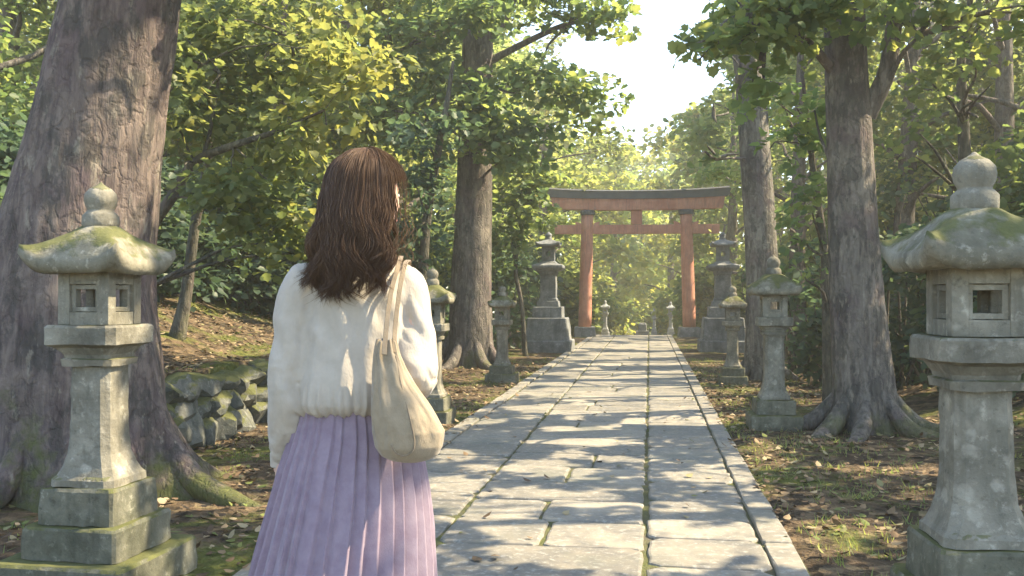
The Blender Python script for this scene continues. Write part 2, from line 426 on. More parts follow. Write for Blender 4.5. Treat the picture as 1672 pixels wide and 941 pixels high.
def firebox(bm, z0, z1, hw, hole=.42, round_hole=False):
    H = z1-z0; pw = hw*.46; rl = H*.25
    for sx in (-1, 1):
        for sy in (-1, 1):
            box(bm, (sx*(hw-pw/2), sy*(hw-pw/2), (z0+z1)/2), (pw, pw, H), .006)
    L = 2*hw-2*pw; tk = pw*.75
    for (ax, sg) in ((0, -1), (0, 1), (1, -1), (1, 1)):
        def bx(c, s):
            if ax == 0: box(bm, (c[0], sg*c[1], c[2]), (s[0], s[1], s[2]), .003)
            else: box(bm, (sg*c[1], c[0], c[2]), (s[1], s[0], s[2]), .003)
        off = hw-.004-tk/2
        bx((0, off, z0+rl/2-.001), (L+.004, tk, rl-.002)); bx((0, off, z1-rl/2+.001), (L+.004, tk, rl-.002))
        fo = hw-.014-tk/2; fw = L*.17; hh = H-2*rl
        for s in (-1, 1):
            bx((s*(L/2-fw/2+.003), fo, (z0+z1)/2), (fw, tk*.8, hh+.004))
            bx((0, fo, (z0+z1)/2+s*(hh/2-fw*.45)), (L-2*fw+.01, tk*.78, fw*.9))
def lantern(label, loc, scale=1, group='stone lanterns along the path', rz=0, steps=3, prop=None, sub=True):
    """1.68 m tall granite lantern (scale 1)"""
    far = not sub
    p = dict(base=(.30, .218, .172), col=.096, plat=.165, box=.118, roof=.222, curl=.062, dome=.6)
    p.update(prop or {})
    T = thing('stone_lantern', label, 'stone lantern', loc, rz, group, scale)
    seed = random.random()*50
    z = 0
    hs = (.12, .135, .15) if steps == 3 else (.14, .14)
    ws = p['base'][-steps:]
    for h, w in zip(hs, ws):
        bm = bmesh.new(); sq_loft(bm, [(z-.25 if z == 0 else z+.001, w), (z+h-.012, w*.985), (z+h, w*.95)], .06)
        if sub: rough_bm(bm, .010, .045, seed+z)
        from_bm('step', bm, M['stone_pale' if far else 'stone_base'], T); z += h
    zc = z; z1 = 1.055
    k = p['col']
    bm = bmesh.new(); sq_loft(bm, [(zc+.001, k*1.52), (zc+.03, k*1.50), (zc+.045, k*1.36), (zc+.08, k*1.2), (zc+.13, k*1.06), (zc+.2, k*1.0), (.75, k*.95), (.905, k*.96)], .30)
    if sub: rough_bm(bm, .006, .03, seed)
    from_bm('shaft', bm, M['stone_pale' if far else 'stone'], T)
    bm = bmesh.new(); w = p['plat']
    sq_loft(bm, [(.906, k*1.2), (.935, k*1.25), (.94, k*1.12), (.955, k*1.15), (.985, w*.80), (.998, w*.97), (1.0, w), (1.068, w*1.0), (1.078, w*.96)], .2)
    if sub: rough_bm(bm, .007, .035, seed+2)
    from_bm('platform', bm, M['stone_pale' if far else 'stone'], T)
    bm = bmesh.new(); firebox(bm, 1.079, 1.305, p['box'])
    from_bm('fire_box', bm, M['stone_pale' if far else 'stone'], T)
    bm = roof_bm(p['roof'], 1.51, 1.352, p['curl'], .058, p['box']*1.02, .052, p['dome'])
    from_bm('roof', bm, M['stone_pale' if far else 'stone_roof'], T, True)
    bm = bmesh.new(); r = .062
    rnd_loft(bm, [(1.485, r*1.15), (1.51, r*1.22), (1.545, r*1.2), (1.556, r*1.05), (1.566, r*.86), (1.572, r*.88), (1.59, r*1.02), (1.615, r*1.1), (1.64, r*1.02), (1.662, r*.72), (1.673, r*.38), (1.684, r*.14), (1.69, .004)])
    if sub: rough_bm(bm, .003, .03, seed+4)
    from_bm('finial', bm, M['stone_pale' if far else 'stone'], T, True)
    return T
def on_ground(px, d, dz=0):
    p = XY(px, d); return (p.x, p.y, min(gz1(p.x, p.y), gz1(p.x+.2, p.y), gz1(p.x-.2, p.y))+.015+dz)
L1 = XY(164, 3.95); R1 = XY(1592, 3.06)
lantern('mossy grey stone lantern on stepped plinth in front of the huge leaning tree', (L1.x, L1.y, .01), 1.0, rz=R(-2))
lantern('largest looking stone lantern, shaded, cropped by the right picture edge, moss heaped on its roof', (R1.x, R1.y, .0), 1.0, rz=R(3), prop=dict(roof=.235))
lantern('small stone lantern half hidden behind the right sleeve of the woman', on_ground(706, 8.9), .885, steps=2)
lantern('slender pale stone lantern at the foot of the tall trunk behind the woman', on_ground(820, 13.2), .815, steps=2, prop=dict(base=(.3, .27, .2)))
lantern('round capped stone lantern on mossy steps beside the kerb, in front of the grey trunk', on_ground(1263, 8.6), .95, steps=2, prop=dict(base=(.3, .25, .19), dome=.85, roof=.235, curl=.035))
lantern('little stone lantern overlapping the dark pedestal lantern beside the kerb', on_ground(1196, 12.9), .815, steps=2, prop=dict(base=(.3, .24, .19), dome=.8, curl=.03))
farg = 'far stone lanterns beyond the gate'
def far_lantern(label, px, py_base, d, s):
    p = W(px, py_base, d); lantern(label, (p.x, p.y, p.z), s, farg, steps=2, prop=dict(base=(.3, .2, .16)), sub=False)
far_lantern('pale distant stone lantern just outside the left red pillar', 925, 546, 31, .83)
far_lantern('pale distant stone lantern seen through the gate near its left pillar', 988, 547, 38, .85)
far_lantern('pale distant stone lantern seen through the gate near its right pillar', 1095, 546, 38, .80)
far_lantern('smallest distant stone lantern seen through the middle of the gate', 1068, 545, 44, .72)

def pedestal_lantern(label, loc, side):
    T = thing('stone_lantern', label, 'stone lantern', loc, 0, 'pair of tall pedestal lanterns before the gate')
    for z0, z1, w0, w1 in ((-.15, .26, .54, .535), (.261, .76, .475, .43), (.761, 1.0, .335, .325), (1.001, 1.13, .25, .235)):
        bm = bmesh.new(); sq_loft(bm, [(z0, w0), (z1-.02, w1), (z1, w1*.965)], .05); rough_bm(bm, .008, .09, z0)
        from_bm('step', bm, M['stone_grey'], T)
    bm = bmesh.new(); sq_loft(bm, [(1.131, .205), (1.17, .2), (1.2, .18), (1.70, .17), (1.72, .19), (1.78, .195)], .05); rough_bm(bm, .006, .07, 3)
    from_bm('shaft', bm, M['stone_grey'], T)
    bm = bmesh.new(); sq_loft(bm, [(1.781, .19), (1.81, .3), (1.86, .345), (1.91, .345), (1.925, .32), (1.96, .2), (2.01, .15)], .05); rough_bm(bm, .005, .07, 4)
    from_bm('platform', bm, M['stone_grey'], T)
    # fire box with a round opening
    bm = bmesh.new(); n = 24; hw, z0, z1, r = .14, 2.011, 2.335, .062; zc = (z0+z1)/2
    for (ax, sg) in ((0, -1), (0, 1), (1, -1), (1, 1)):
        def P(u, v, dep):
            a, b = (u, sg*(hw-dep)) if ax == 0 else (sg*(hw-dep), u)
            return bm.verts.new((a, b, v))
        O = []; I = []; B = []
        for i in range(n):
            a = 2*math.pi*i/n; c, s = math.cos(a), math.sin(a)
            q = 1/max(abs(c), abs(s)); O.append(P(c*q*hw, zc+s*q*(z1-z0)/2, 0)); I.append(P(c*r, zc+s*r, 0)); B.append(P(c*r, zc+s*r, .1))
        for i in range(n):
            j = (i+1) % n; bm.faces.new((O[i], O[j], I[j], I[i])); bm.faces.new((I[i], I[j], B[j], B[i]))
    bmesh.ops.remove_doubles(bm, verts=bm.verts[:], dist=.0005)
    from_bm('fire_box', bm, M['stone_grey'], T)
    from_bm('roof', roof_bm(.27, 2.50, 2.385, .06, .05, .145, .06, .6), M['stone_grey'], T, True)
    bm = bmesh.new(); rnd_loft(bm, [(2.49, .075), (2.53, .08), (2.545, .055), (2.575, .075), (2.61, .07), (2.65, .03), (2.67, .006)])
    from_bm('finial', bm, M['stone_grey'], T, True)
p = XY(896, 20.5); pedestal_lantern('tall grey pedestal lantern on big stone blocks, sunlit, near the left red pillar', (p.x, p.y, -.02), -1)
p = XY(1180, 20.5); pedestal_lantern('tall grey pedestal lantern on big stone blocks, shaded, near the right red pillar', (p.x, p.y, -.02), 1)
# pale marker stone far beyond the gate
p = W(1049, 545, 42); bm = bmesh.new()
sq_loft(bm, [(-.1, .30), (.12, .30), (.13, .27)], .1); sq_loft(bm, [(.131, .2), (.42, .18), (.5, .13)], .2); rough_bm(bm, .01, .08, 9)
tag(from_bm('marker_stone', bm, M['stone_grey'], None, False, p), 'low pale marker stone far beyond the gate, beside the smallest lantern', 'stone')

# ------------------------------------------------------------------ torii gate
TD = 27.9; tp = XY(1039.5, TD)
T = thing('torii_gate', 'vermilion wooden torii gate with dark curved top spanning the stone path', 'gate', (tp.x, tp.y, -.02), R(4))
def tz(py): return 1.21+(484-py)/53.8+.02
def tx(px): return (px-1039.5)/53.8
for (b, tpx) in ((955, 959.5), (1124.5, 1119.5)):
    bm = bmesh.new(); n = 28; prev = None
    for k in range(9):
        u = k/8; z = .28+(tz(350)-.28)*u; cx = tx(b)+(tx(tpx)-tx(b))*u; r = .20-.018*u
        ring = [bm.verts.new((cx+r*math.cos(2*math.pi*i/n), r*math.sin(2*math.pi*i/n), z)) for i in range(n)]
        if prev:
            for i in range(n): bm.faces.new((prev[i], prev[(i+1) % n], ring[(i+1) % n], ring[i]))
        else: bm.faces.new(ring[::-1])
        prev = ring
    bm.faces.new(prev); from_bm('pillar', bm, M['red'], T, True)
    bm = bmesh.new(); x = tx(b)
    for q in bmesh.ops.create_cube(bm, size=1)['verts']:
        q.co = Vector((x+q.co.x*(.70 if q.co.z < 0 else .62), q.co.y*(.70 if q.co.z < 0 else .62), .05+q.co.z*.5))
    bmesh.ops.bevel(bm, geom=bm.edges[:], offset=.02, segments=2, affect='EDGES'); rough_bm(bm, .006, .08, x)
    from_bm('footing', bm, M['stone_grey'], T)
    bm = bmesh.new(); n = 28; prev = None; cx = tx(tpx)
    for z, r in ((tz(351), .20), (tz(350), .225), (tz(345), .235), (tz(343.6), .225)):
        ring = [bm.verts.new((cx+r*math.cos(2*math.pi*i/n), r*math.sin(2*math.pi*i/n), z)) for i in range(n)]
        if prev:
            for i in range(n): bm.faces.new((prev[i], prev[(i+1) % n], ring[(i+1) % n], ring[i]))
        else: bm.faces.new(ring[::-1])
        prev = ring
    bm.faces.new(prev); from_bm('capital', bm, M['kasagi'], T)
    for s in (-1, 1):
        bm = bmesh.new(); x0 = cx+s*.19; x1 = cx+s*.36; zb = tz(366.9)
        v = [bm.verts.new(q) for q in ((x0, -.06, zb), (x1, -.06, zb), (x1+s*.015, -.06, zb+.10), (x0, -.06, zb+.055), (x0, .06, zb), (x1, .06, zb), (x1+s*.015, .06, zb+.10), (x0, .06, zb+.055))]
        for f in ((0, 1, 2, 3), (4, 5, 6, 7), (0, 1, 5, 4), (1, 2, 6, 5), (2, 3, 7, 6), (3, 0, 4, 7)): bm.faces.new([v[i] for i in f])
        from_bm('wedge', bm, M['red'], T)
bm = bmesh.new(); box(bm, ((tx(906)+tx(1173))/2, 0, (tz(382)+tz(367))/2), (tx(1173)-tx(906), .15, tz(367)-tz(382)), .012)
from_bm('tie_beam', bm, M['red'], T)
bm = bmesh.new(); box(bm, (tx(1039.5), 0, (tz(366.5)+tz(343.5))/2), (.34, .12, tz(343.5)-tz(366.5)-.004), .01)
from_bm('centre_strut', bm, M['red'], T)
def curved_beam(bm, xl, xr, zb, zt, hy0, hy1, rise, slant=.0, n=30):
    prev = None
    for k in range(n+1):
        u = k/n*2-1; x = (xl+xr)/2+u*(xr-xl)/2; c = rise*abs(u)**2.4
        xo = slant*u
        ring = [bm.verts.new(q) for q in ((x, -hy0, zb+c), (x, hy0, zb+c), (x+xo, hy1, zt+c*1.25), (x+xo, -hy1, zt+c*1.25))]
        if prev:
            for i in range(4): bm.faces.new((prev[i], prev[(i+1) % 4], ring[(i+1) % 4], ring[i]))
        else: bm.faces.new(ring[::-1])
        prev = ring
    bm.faces.new(prev)
bm = bmesh.new(); curved_beam(bm, tx(903), tx(1178), tz(343.4), tz(325.5), .15, .16, .055, .06)
from_bm('upper_beam', bm, M['red'], T)
bm = bmesh.new(); curved_beam(bm, tx(895), tx(1186), tz(325.3), tz(313.5), .20, .24, .068, .09)
tp_ = curved_beam(bm, tx(894), tx(1187), tz(313.4), tz(311.5), .27, .22, .087, .03)
from_bm('top_beam', bm, M['kasagi'], T)

# ------------------------------------------------------------------ dry stone wall on the left bank
bm = bmesh.new(); random.seed(21)
def rock(bm, c, s, seed):
    r = bmesh.ops.create_icosphere(bm, subdivisions=3, radius=1)
    rm_ = Matrix.Rotation(random.uniform(-.35, .35), 3, 'X')
    pl = [(Vector((random.gauss(0, 1), random.gauss(0, 1), random.gauss(0, 1))).normalized(), random.uniform(.62, .95)) for _ in range(9)]
    for v in r['verts']:
        d = v.co.normalized(); rad = 1.25
        for nrm, h in pl:
            k = d.dot(nrm)
            if k > .05: rad = min(rad, h/k)
        q = d*rad*(1+.05*mnoise.noise(d*4+Vector((0, seed, 0)))+.03*mnoise.noise(d*11+Vector((seed, 0, 0))))
        q = rm_ @ q
        v.co = Vector((c[0]+q.x*s[0], c[1]+q.y*s[1], c[2]+q.z*s[2]))
for zc, ha, hb, off in ((.08, .13, .19, 0), (.27, .11, .17, .1), (.45, .10, .14, .17)):
    y = WALL_Y0-.1+off
    while y < WALL_Y1:
        w = random.uniform(.18, .42)
        rock(bm, (WALL_X0-.02-zc*.12+random.uniform(-.03, .03), y+w/2, zc+random.uniform(-.02, .03)), (.16, w*.68, random.uniform(ha, hb)), random.random()*90)
        y += w
tag(from_bm('stone_wall', bm, M['stone_wall'], None, False), 'low dry stone retaining wall of rough mossy stones along the bank', 'wall')
# ------------------------------------------------------------------ where sunlight reaches the ground (gaps in the leaf canopy)
WOMAN = XY(590, 2.34)
ELL = [(1010, 884, 195, 42), (1195, 882, 100, 24), (1335, 850, 70, 24), (1300, 905, 50, 20), (800, 832, 62, 17), (905, 765, 50, 10), (868, 808, 45, 10), (960, 816, 52, 10), (1160, 776, 62, 10),
       (1120, 830, 30, 8), (955, 722, 75, 9), (930, 742, 30, 6), (880, 760, 40, 8), (980, 705, 90, 9), (1090, 690, 90, 10), (745, 790, 45, 10), (740, 742, 28, 6), (725, 810, 45, 14),
       (450, 832, 75, 10), (420, 815, 40, 9), (350, 790, 30, 9), (1345, 885, 60, 14), (1265, 745, 30, 7), (1230, 835, 26, 8), (1250, 800, 22, 7), (1215, 755, 20, 5), (1000, 640, 150, 12), (960, 668, 110, 8),
       (400, 700, 50, 8), (350, 765, 40, 7), (780, 640, 70, 10), (1400, 860, 40, 10), (1180, 650, 40, 8), (1500, 800, 30, 8)]
def lit(x, y):
    x = np.asarray(x, float); y = np.asarray(y, float)
    r = np.zeros(x.shape, bool)
    q = np.stack([x, y, np.zeros_like(x)], -1); px, py, d = proj(q)
    wob = (fbm(x*3.2, y*3.2, 0, 41, 3)-.5)*.95
    for (a, b, rx, ry) in ELL:
        rho = np.hypot((px-a)/rx, (py-b)/ry)
        r |= (rho+wob < 1) & (d > 0)
    on = np.abs(x+.55) < 1.3
    thr = np.interp(y, [0, 5, 8.2, 9.5, 12, 14.5, 17, 22, 28], [.72, .78, .75, .58, .50, .46, .48, .47, .42])
    thr = np.where(on, thr, np.minimum(thr+.09, .72))
    nn = .62*vn(x*1.05, y*1.75, 0, 51)+.38*vn(x*4.2, y*4.2, 0, 52)
    return r | (nn > thr)
# single sunlit spots in the air: (pixel x, y, depth, radius)
SPOTS = []
def spot(px, py, d, r): SPOTS.append((np.array(W(px, py, d)), r))
spot(705, 470, 2.3, .05); spot(722, 570, 2.3, .06); spot(655, 300, 2.3, .09); spot(690, 800, 2.25, .05); spot(660, 900, 2.25, .05); spot(590, 245, 2.3, .10); spot(705, 690, 2.2, .06); spot(705, 880, 2.25, .07); spot(620, 250, 2.3, .08)
spot(205, 650, 3.85, .10); spot(205, 720, 3.85, .10); spot(225, 400, 3.85, .11); spot(215, 480, 3.85, .09); spot(180, 330, 3.9, .07); spot(250, 880, 3.8, .1); spot(235, 800, 3.85, .08); spot(230, 545, 3.8, .08)
spot(245, 250, 5.6, .22); spot(225, 200, 5.6, .14); spot(265, 150, 5.6, .20); spot(250, 60, 5.6, .14); spot(205, 290, 5.6, .13); spot(280, 700, 5.4, .18); spot(320, 770, 5.4, .18); spot(300, 40, 5.6, .2); spot(235, 340, 5.6, .14)
for q in (150, 260, 330, 400, 480, 520): spot(795, q, 15.8, .22)
for q in (905, 960, 1010, 1060, 1110, 1165, 1190): spot(q, 312, 27.9, .5)
for q in (380, 440, 500): spot(962, q, 27.8, .4); spot(1130, q, 27.8, .35)
for q in (390, 450, 520): spot(915, q, 20.3, .3)
spot(835, 520, 13.1, .2); spot(840, 500, 13.1, .2); spot(722, 480, 8.8, .2); spot(735, 560, 8.8, .15); spot(735, 640, 8.8, .15)
spot(1590, 255, 3.06, .05); spot(1640, 360, 3.06, .06); spot(1470, 380, 3.05, .05); spot(1262, 425, 8.6, .12); spot(1290, 460, 8.5, .1); spot(1240, 300, 13.9, .2); spot(1255, 200, 13.9, .2); spot(1425, 260, 8.4, .12); spot(1435, 150, 8.4, .12)
for (a, b) in ((300, 500), (420, 540), (380, 470), (455, 555), (340, 545)): spot(a, b, 10.5, .35)
for q in ((985, 470), (1015, 420), (1050, 500), (1075, 440), (1095, 390), (1000, 520)): spot(*q, 49, 1.7)
spot(1050, 330, 60, 2.5)
for q in ((988, 515, 38, .5), (1095, 520, 38, .5), (925, 515, 31, .4), (1068, 525, 44, .5), (1050, 533, 42, .5)): spot(*q)
for q in ((1300, 200, 15, .5), (1300, 310, 15, .5), (1295, 430, 14, .45), (1310, 540, 12.5, .35), (1480, 300, 12, .5), (1465, 440, 11, .35), (1545, 220, 11, .4), (1500, 160, 14, .6), (1640, 260, 11, .35), (1280, 590, 12, .3), (1660, 430, 10, .3)): spot(*q)
def shade_keep(P, ext=.1):
    """False for leaves that would block the sun from a lit patch"""
    k = np.maximum(P[:, 2], 0)/S[2]
    gx = P[:, 0]-S[0]*k; gy = P[:, 1]-S[1]*k
    inr = (gx > -4.6) & (gx < 3.2) & (gy > .3) & (gy < 29)
    keep = np.ones(len(P), bool)
    if inr.any():
        a, b = gx[inr], gy[inr]; e = np.broadcast_to(ext, (len(P),))[inr]; hit = lit(a, b)
        for k8 in range(8):
            hit |= lit(a+e*math.cos(k8*.785), b+e*1.2*math.sin(k8*.785))
        keep[inr] = ~hit
    for c, r in SPOTS:
        v = P-c; t = v @ S
        dist = np.linalg.norm(v-t[:, None]*S, axis=1)
        keep &= ~((t > .5) & (dist < r+.06))
    return keep

# ------------------------------------------------------------------ leaves
LOBED = [(.0, 0), (.06, .20), (.20, .47), (.36, .50), (.45, .33), (.60, .43), (.74, .33), (.80, .17), (1, 0)]
OVATE = [(0, 0), (.22, .30), (.60, .34), (1, 0)]
ROUND = [(0, 0), (.10, .30), (.35, .46), (.70, .38), (1, 0)]
def template(half):
    m = half[1:-1]; k = len(m)
    pts = [(0, 0, 0), (1, 0, -.12)]+[(x, y, .16*y-.12*x*x) for x, y in m]+[(x, -y, .16*y-.12*x*x) for x, y in m]
    f1 = [0]+[2+k+i for i in range(k)]+[1]; f2 = [0, 1]+[2+i for i in reversed(range(k))]
    return np.array(pts), f1, f2
TEMPL = {n: template(h) for n, h in (('lobed', LOBED), ('ovate', OVATE), ('round', ROUND))}
def unit(v): return v/np.maximum(np.linalg.norm(v, axis=-1, keepdims=True), 1e-6)
def spray_leaves(C, D, nl, sr, size, tone=.5, jit=.5):
    """C spray centres, D outward directions -> leaf arrays"""
    n = len(C)
    if n == 0: return None
    pn = unit(np.array([0, 0, 1.0])+rng.normal(0, .38, (n, 3))+D*.35)
    t1 = unit(np.cross(pn, rng.normal(0, 1, (n, 3)))); t2 = np.cross(pn, t1)
    a = rng.uniform(0, 2*np.pi, (n, nl)); rr = np.sqrt(rng.uniform(.02, 1, (n, nl)))*sr
    rad = np.cos(a)[..., None]*t1[:, None]+np.sin(a)[..., None]*t2[:, None]
    P = C[:, None]+rad*rr[..., None]+pn[:, None]*rng.normal(0, .16*sr, (n, nl))[..., None]
    N = unit(pn[:, None]+rng.normal(0, .42, (n, nl, 3)))
    H = unit(rad+rng.normal(0, .45, (n, nl, 3))-np.array([0, 0, .25]))
    sz = size*rng.uniform(.65, 1.2, (n, nl))
    base = np.clip(tone+rng.normal(0, .22, (n, 1))*jit*2, 0, 1)
    rn = np.clip(base+rng.normal(0, .10, (n, nl)), 0, 1)
    f = lambda q: q.reshape(-1, *q.shape[2:])
    return f(P), f(N), f(H), f(sz), f(rn)
def clump_leaves(c, rad, ns, nl, sr, size, tone=.5, shell=2.0):
    u = unit(rng.normal(0, 1, (ns, 3))); r = rng.uniform(0, 1, ns)**(1/shell)
    C = np.asarray(c)+u*r[:, None]*np.asarray(rad)
    return spray_leaves(C, u, nl, sr, size, tone)
def cat(Ls):
    Ls = [l for l in Ls if l is not None]
    return tuple(np.concatenate([l[i] for l in Ls]) for i in range(5))
NLEAF = 0
# sight lines kept open by trimming: gate, lanterns, the gap of sky
CLEAR = [(734, 265, 806, 600, 15.5), (752, 55, 800, 115, 15.5), (912, 298, 1195, 560, 27.4), (893, 302, 915, 330, 27.4), (858, 375, 940, 585, 20.2), (1140, 375, 1215, 585, 20.2), (790, 458, 850, 625, 13), (690, 435, 760, 690, 8.7), (1205, 410, 1320, 705, 8.4), (1165, 460, 1225, 630, 12.7), (975, 400, 1105, 550, 40)]
SKYGAP = [(1045, -60), (1150, -60), (1165, 30), (1088, 62), (1092, 98), (1190, 118), (1150, 165), (1100, 180), (1080, 205), (1050, 215), (1040, 190), (1046, 122), (985, 116), (930, 104), (900, 80), (930, 56), (1000, 68), (1046, 64), (1052, 55)]
def inpoly(x, y, poly):
    r = np.zeros(x.shape, bool); n = len(poly); w = 14*(vn(x/13, y/13, 0, 91)-.5)
    x = x+w; y = y+w
    for i in range(n):
        (xa, ya), (xb, yb) = poly[i], poly[(i+1) % n]
        c = ((ya > y) != (yb > y)) & (x < (xb-xa)*(y-ya)/((yb-ya) or 1e-9)+xa); r ^= c
    return r
def leaf_object(name, L, shape, m, parent, origin, prune=True):
    global NLEAF
    P, N, H, sz, rn = L
    if prune:
        k = shade_keep(P, sz*.62); P, N, H, sz, rn = P[k], N[k], H[k], sz[k], rn[k]
    # nothing hangs into the open way or into the lens
    q = ~((np.abs(P[:, 0]+.55) < 1.9) & (P[:, 2] < 2.6) & (P[:, 1] < 30))
    ax, ay, ad = proj(P)
    for (x0, y0, x1, y1, dm) in CLEAR: q &= ~((ax > x0) & (ax < x1) & (ay > y0) & (ay < y1) & (ad < dm) & (ad > 0))
    q &= ~(inpoly(ax, ay, SKYGAP) & (ad > 0) & (ad < 58))
    q &= np.linalg.norm(P-np.array([0, 0, CAMZ]), axis=1) > 2.2
    P, N, H, sz, rn = P[q], N[q], H[q], sz[q], rn[q]
    NLEAF += len(P)
    T, f1, f2 = TEMPL[shape]; k = len(T)
    X = unit(H-np.sum(H*N, -1, keepdims=True)*N); Y = np.cross(N, X)
    V = P[:, None]+sz[:, None, None]*(T[None, :, 0:1]*X[:, None]+T[None, :, 1:2]*Y[:, None]+T[None, :, 2:3]*N[:, None])
    V = V-np.asarray(origin)
    idx = np.array(f1+f2)[None]+np.arange(len(P))[:, None]*k
    lt = np.tile([len(f1), len(f2)], len(P))
    me = np_mesh(name, V, idx, lt); fattr(me, 'rnd', np.repeat(rn, 2))
    return link(name, me, m, parent)

# ------------------------------------------------------------------ trunks
def spline(pts, n):
    """Catmull-Rom through rows [x,y,z,r]"""
    p = np.array(pts, float); p = np.vstack([2*p[0]-p[1], p, 2*p[-1]-p[-2]]); out = []
    m = len(pts)-1
    for s in np.linspace(0, m, n):
        i = min(int(s), m-1); t = s-i; a, b, c, d = p[i:i+4]
        out.append(.5*((2*b)+(c-a)*t+(2*a-5*b+4*c-d)*t*t+(3*b-a-3*c+d)*t**3))
    return np.array(out)
def tube(pts, n=12, rings=14, seed=0, flute=.06, flare=0, lobes=5, flare_h=.4, rootdirs=None, fz=3.0):
    c = spline(pts, rings); v = []; rm = np.maximum(c[:, 3], .002)
    tang = np.gradient(c[:, :3], axis=0); tang = unit(tang)
    ref = np.array([1.0, 0, 0]) if abs(tang[:, 0]).mean() < .8 else np.array([0, 0, 1.0])
    a = np.linspace(0, 2*np.pi, n, endpoint=False)
    for i in range(rings):
        e1 = unit(ref-tang[i]*(ref @ tang[i])); e2 = np.cross(tang[i], e1)
        ca, sa = np.cos(a), np.sin(a); h = c[i, 2]-c[0, 2]
        r = np.full(n, rm[i]) if flute == 0 else rm[i]*(1+flute*2*(fbm(ca*1.6+seed, sa*1.6, h*.5, 5, 3)-.5)+flute*(fbm(ca*5+seed, sa*5, h*fz, 6, 3)-.5))
        if flare:
            g = np.exp(-max(h, 0)/flare_h)
            r = r*(1+flare*g*(.75+.25*np.cos(lobes*a+seed)))
            if rootdirs:
                for (ra, amp, wd) in rootdirs:
                    dd = np.angle(np.exp(1j*(a-ra))); r = r+amp*rm[i]*np.exp(-(dd/wd)**2)*np.exp(-max(h, 0)/(flare_h*1.15))
        v.append(c[i, :3]+r[:, None]*(ca[:, None]*e1+sa[:, None]*e2))
    return np.array(v)          # rings x n x 3
def tubes_object(name, tubes, m, parent):
    V = []; F = []; L = []; off = 0
    for t in tubes:
        k, n, _ = t.shape; V.append(t.reshape(-1, 3))
        i = np.arange(k-1)[:, None]*n; j = np.arange(n)[None]; j2 = (j+1) % n
        F.append((np.stack([i+j, i+j2, i+n+j2, i+n+j], -1).reshape(-1, 4)+off).ravel()); L.append(np.full((k-1)*n, 4))
        F.append(np.arange((k-1)*n, k*n)+off); L.append([n])
        off += k*n
    me = np_mesh(name, np.concatenate(V), np.concatenate(F), np.concatenate([np.asarray(l) for l in L])); me.shade_smooth()
    return link(name, me, m, parent)
def clear_pt(p):
    """False where a branch would cross one of the open sight lines"""
    x, y, d = proj(np.asarray(p, float)[None])
    if d[0] < .3: return True
    for (x0, y0, x1, y1, dm) in CLEAR:
        if x0-6 < x[0] < x1+6 and y0-6 < y[0] < y1+6 and d[0] < dm: return False
    return not (inpoly(x, y, SKYGAP)[0] and d[0] < 58)
def clear_way(a, b): return all(clear_pt(np.asarray(a)+(np.asarray(b)-np.asarray(a))*f+np.array([0, 0, .05*4*f*(1-f)*np.linalg.norm(np.asarray(b)-np.asarray(a))])) for f in (.15, .3, .45, .6, .75, .9, 1))
def limb(a, b, r0, r1, sag=.12, n=7, rings=9, seed=0):
    a = np.asarray(a, float); b = np.asarray(b, float); L = np.linalg.norm(b-a)
    m1 = a+(b-a)*.35+np.array([0, 0, sag*L])+rng.normal(0, .04*L, 3); m2 = a+(b-a)*.7+np.array([0, 0, sag*L*.8])+rng.normal(0, .04*L, 3)
    return tube([(*a, r0), (*m1, r0*.72+r1*.28), (*m2, r0*.4+r1*.6), (*b, r1)], n, rings, seed, .05)

def hero_tree(label, base, path, bark, n=40, rings=46, flare=.6, flare_h=.45, lobes=5, rootdirs=None, limbs=(), clumps=(), leaf='leaf_mid', shape='lobed', size=.14, nl=9, sr=.26, group=None, extra=None, flute=.07, cat_='tree', roots=()):
    """path: world rows (x,y,z,r). clumps: (px,py,depth,rx,ry,rz,n_sprays,tone)"""
    T = thing('tree', label, cat_, base, 0, group); B = np.asarray(base)
    loc = lambda p: np.asarray(p, float)-B
    tb = [tube([(p[0]-B[0], p[1]-B[1], p[2]-B[2], p[3]) for p in path], n, rings, base[0]*7 % 11, flute, flare, lobes, flare_h, rootdirs)]
    for (ra, rl, rr) in roots:
        e = np.array([math.cos(ra), math.sin(ra)]); r0 = path[0][3]*.62; rows_ = []
        for s_, zz_, rk in ((0, .85, .35), (.18, .50, .8), (.42, .13, 1), (.7, .0, .85), (1.0, -.06, .4)):
            bend = ra+.35*math.sin(ra*5)*s_; q = np.array([math.cos(bend), math.sin(bend)])*(r0+(rl-r0)*s_)
            gz_ = gz1(base[0]+q[0], base[1]+q[1])-base[2]
            rows_.append((q[0], q[1], (gz_ if s_ > .3 else gz_*.5)+zz_*min(1, path[0][3]*2.2), rr*rk))
        tb.append(tube(rows_, 12, 22, ra*3, .12))
    for (a, b, r0, r1) in limbs: tb.append(limb(loc(a), loc(b), r0, r1, .06, 9, 12))
    Ls = [extra] if extra is not None else []
    for (px, py, d, rx, ry, rz, ns, tone) in clumps:
        c = np.array(W(px, py, d)); Ls.append(clump_leaves(c, (rx, ry, rz), ns, nl, sr, size, tone))
        for k in range(2):
            e = c+rng.normal(0, .3, 3)*np.array([rx, ry, rz])
            j = np.argmin([np.linalg.norm(np.array(p[:3])-e)+max(0, p[2]-e[2])*1.5 for p in path]); s0 = path[j]
            if limbs:
                cand = [np.asarray(q[1]) for q in limbs]+[np.array(s0[:3])]
                s = min(cand, key=lambda q: np.linalg.norm(q-e))
            else: s = np.array(s0[:3])
            if clear_way(s, e): tb.append(limb(loc(s), loc(e), min(.03, s0[3]*.35), .006, .05, 6, 8))
    tubes_object('trunk', tb, M[bark], T)
    if Ls: leaf_object('crown', cat(Ls), shape, M[leaf], T, base)
    return T
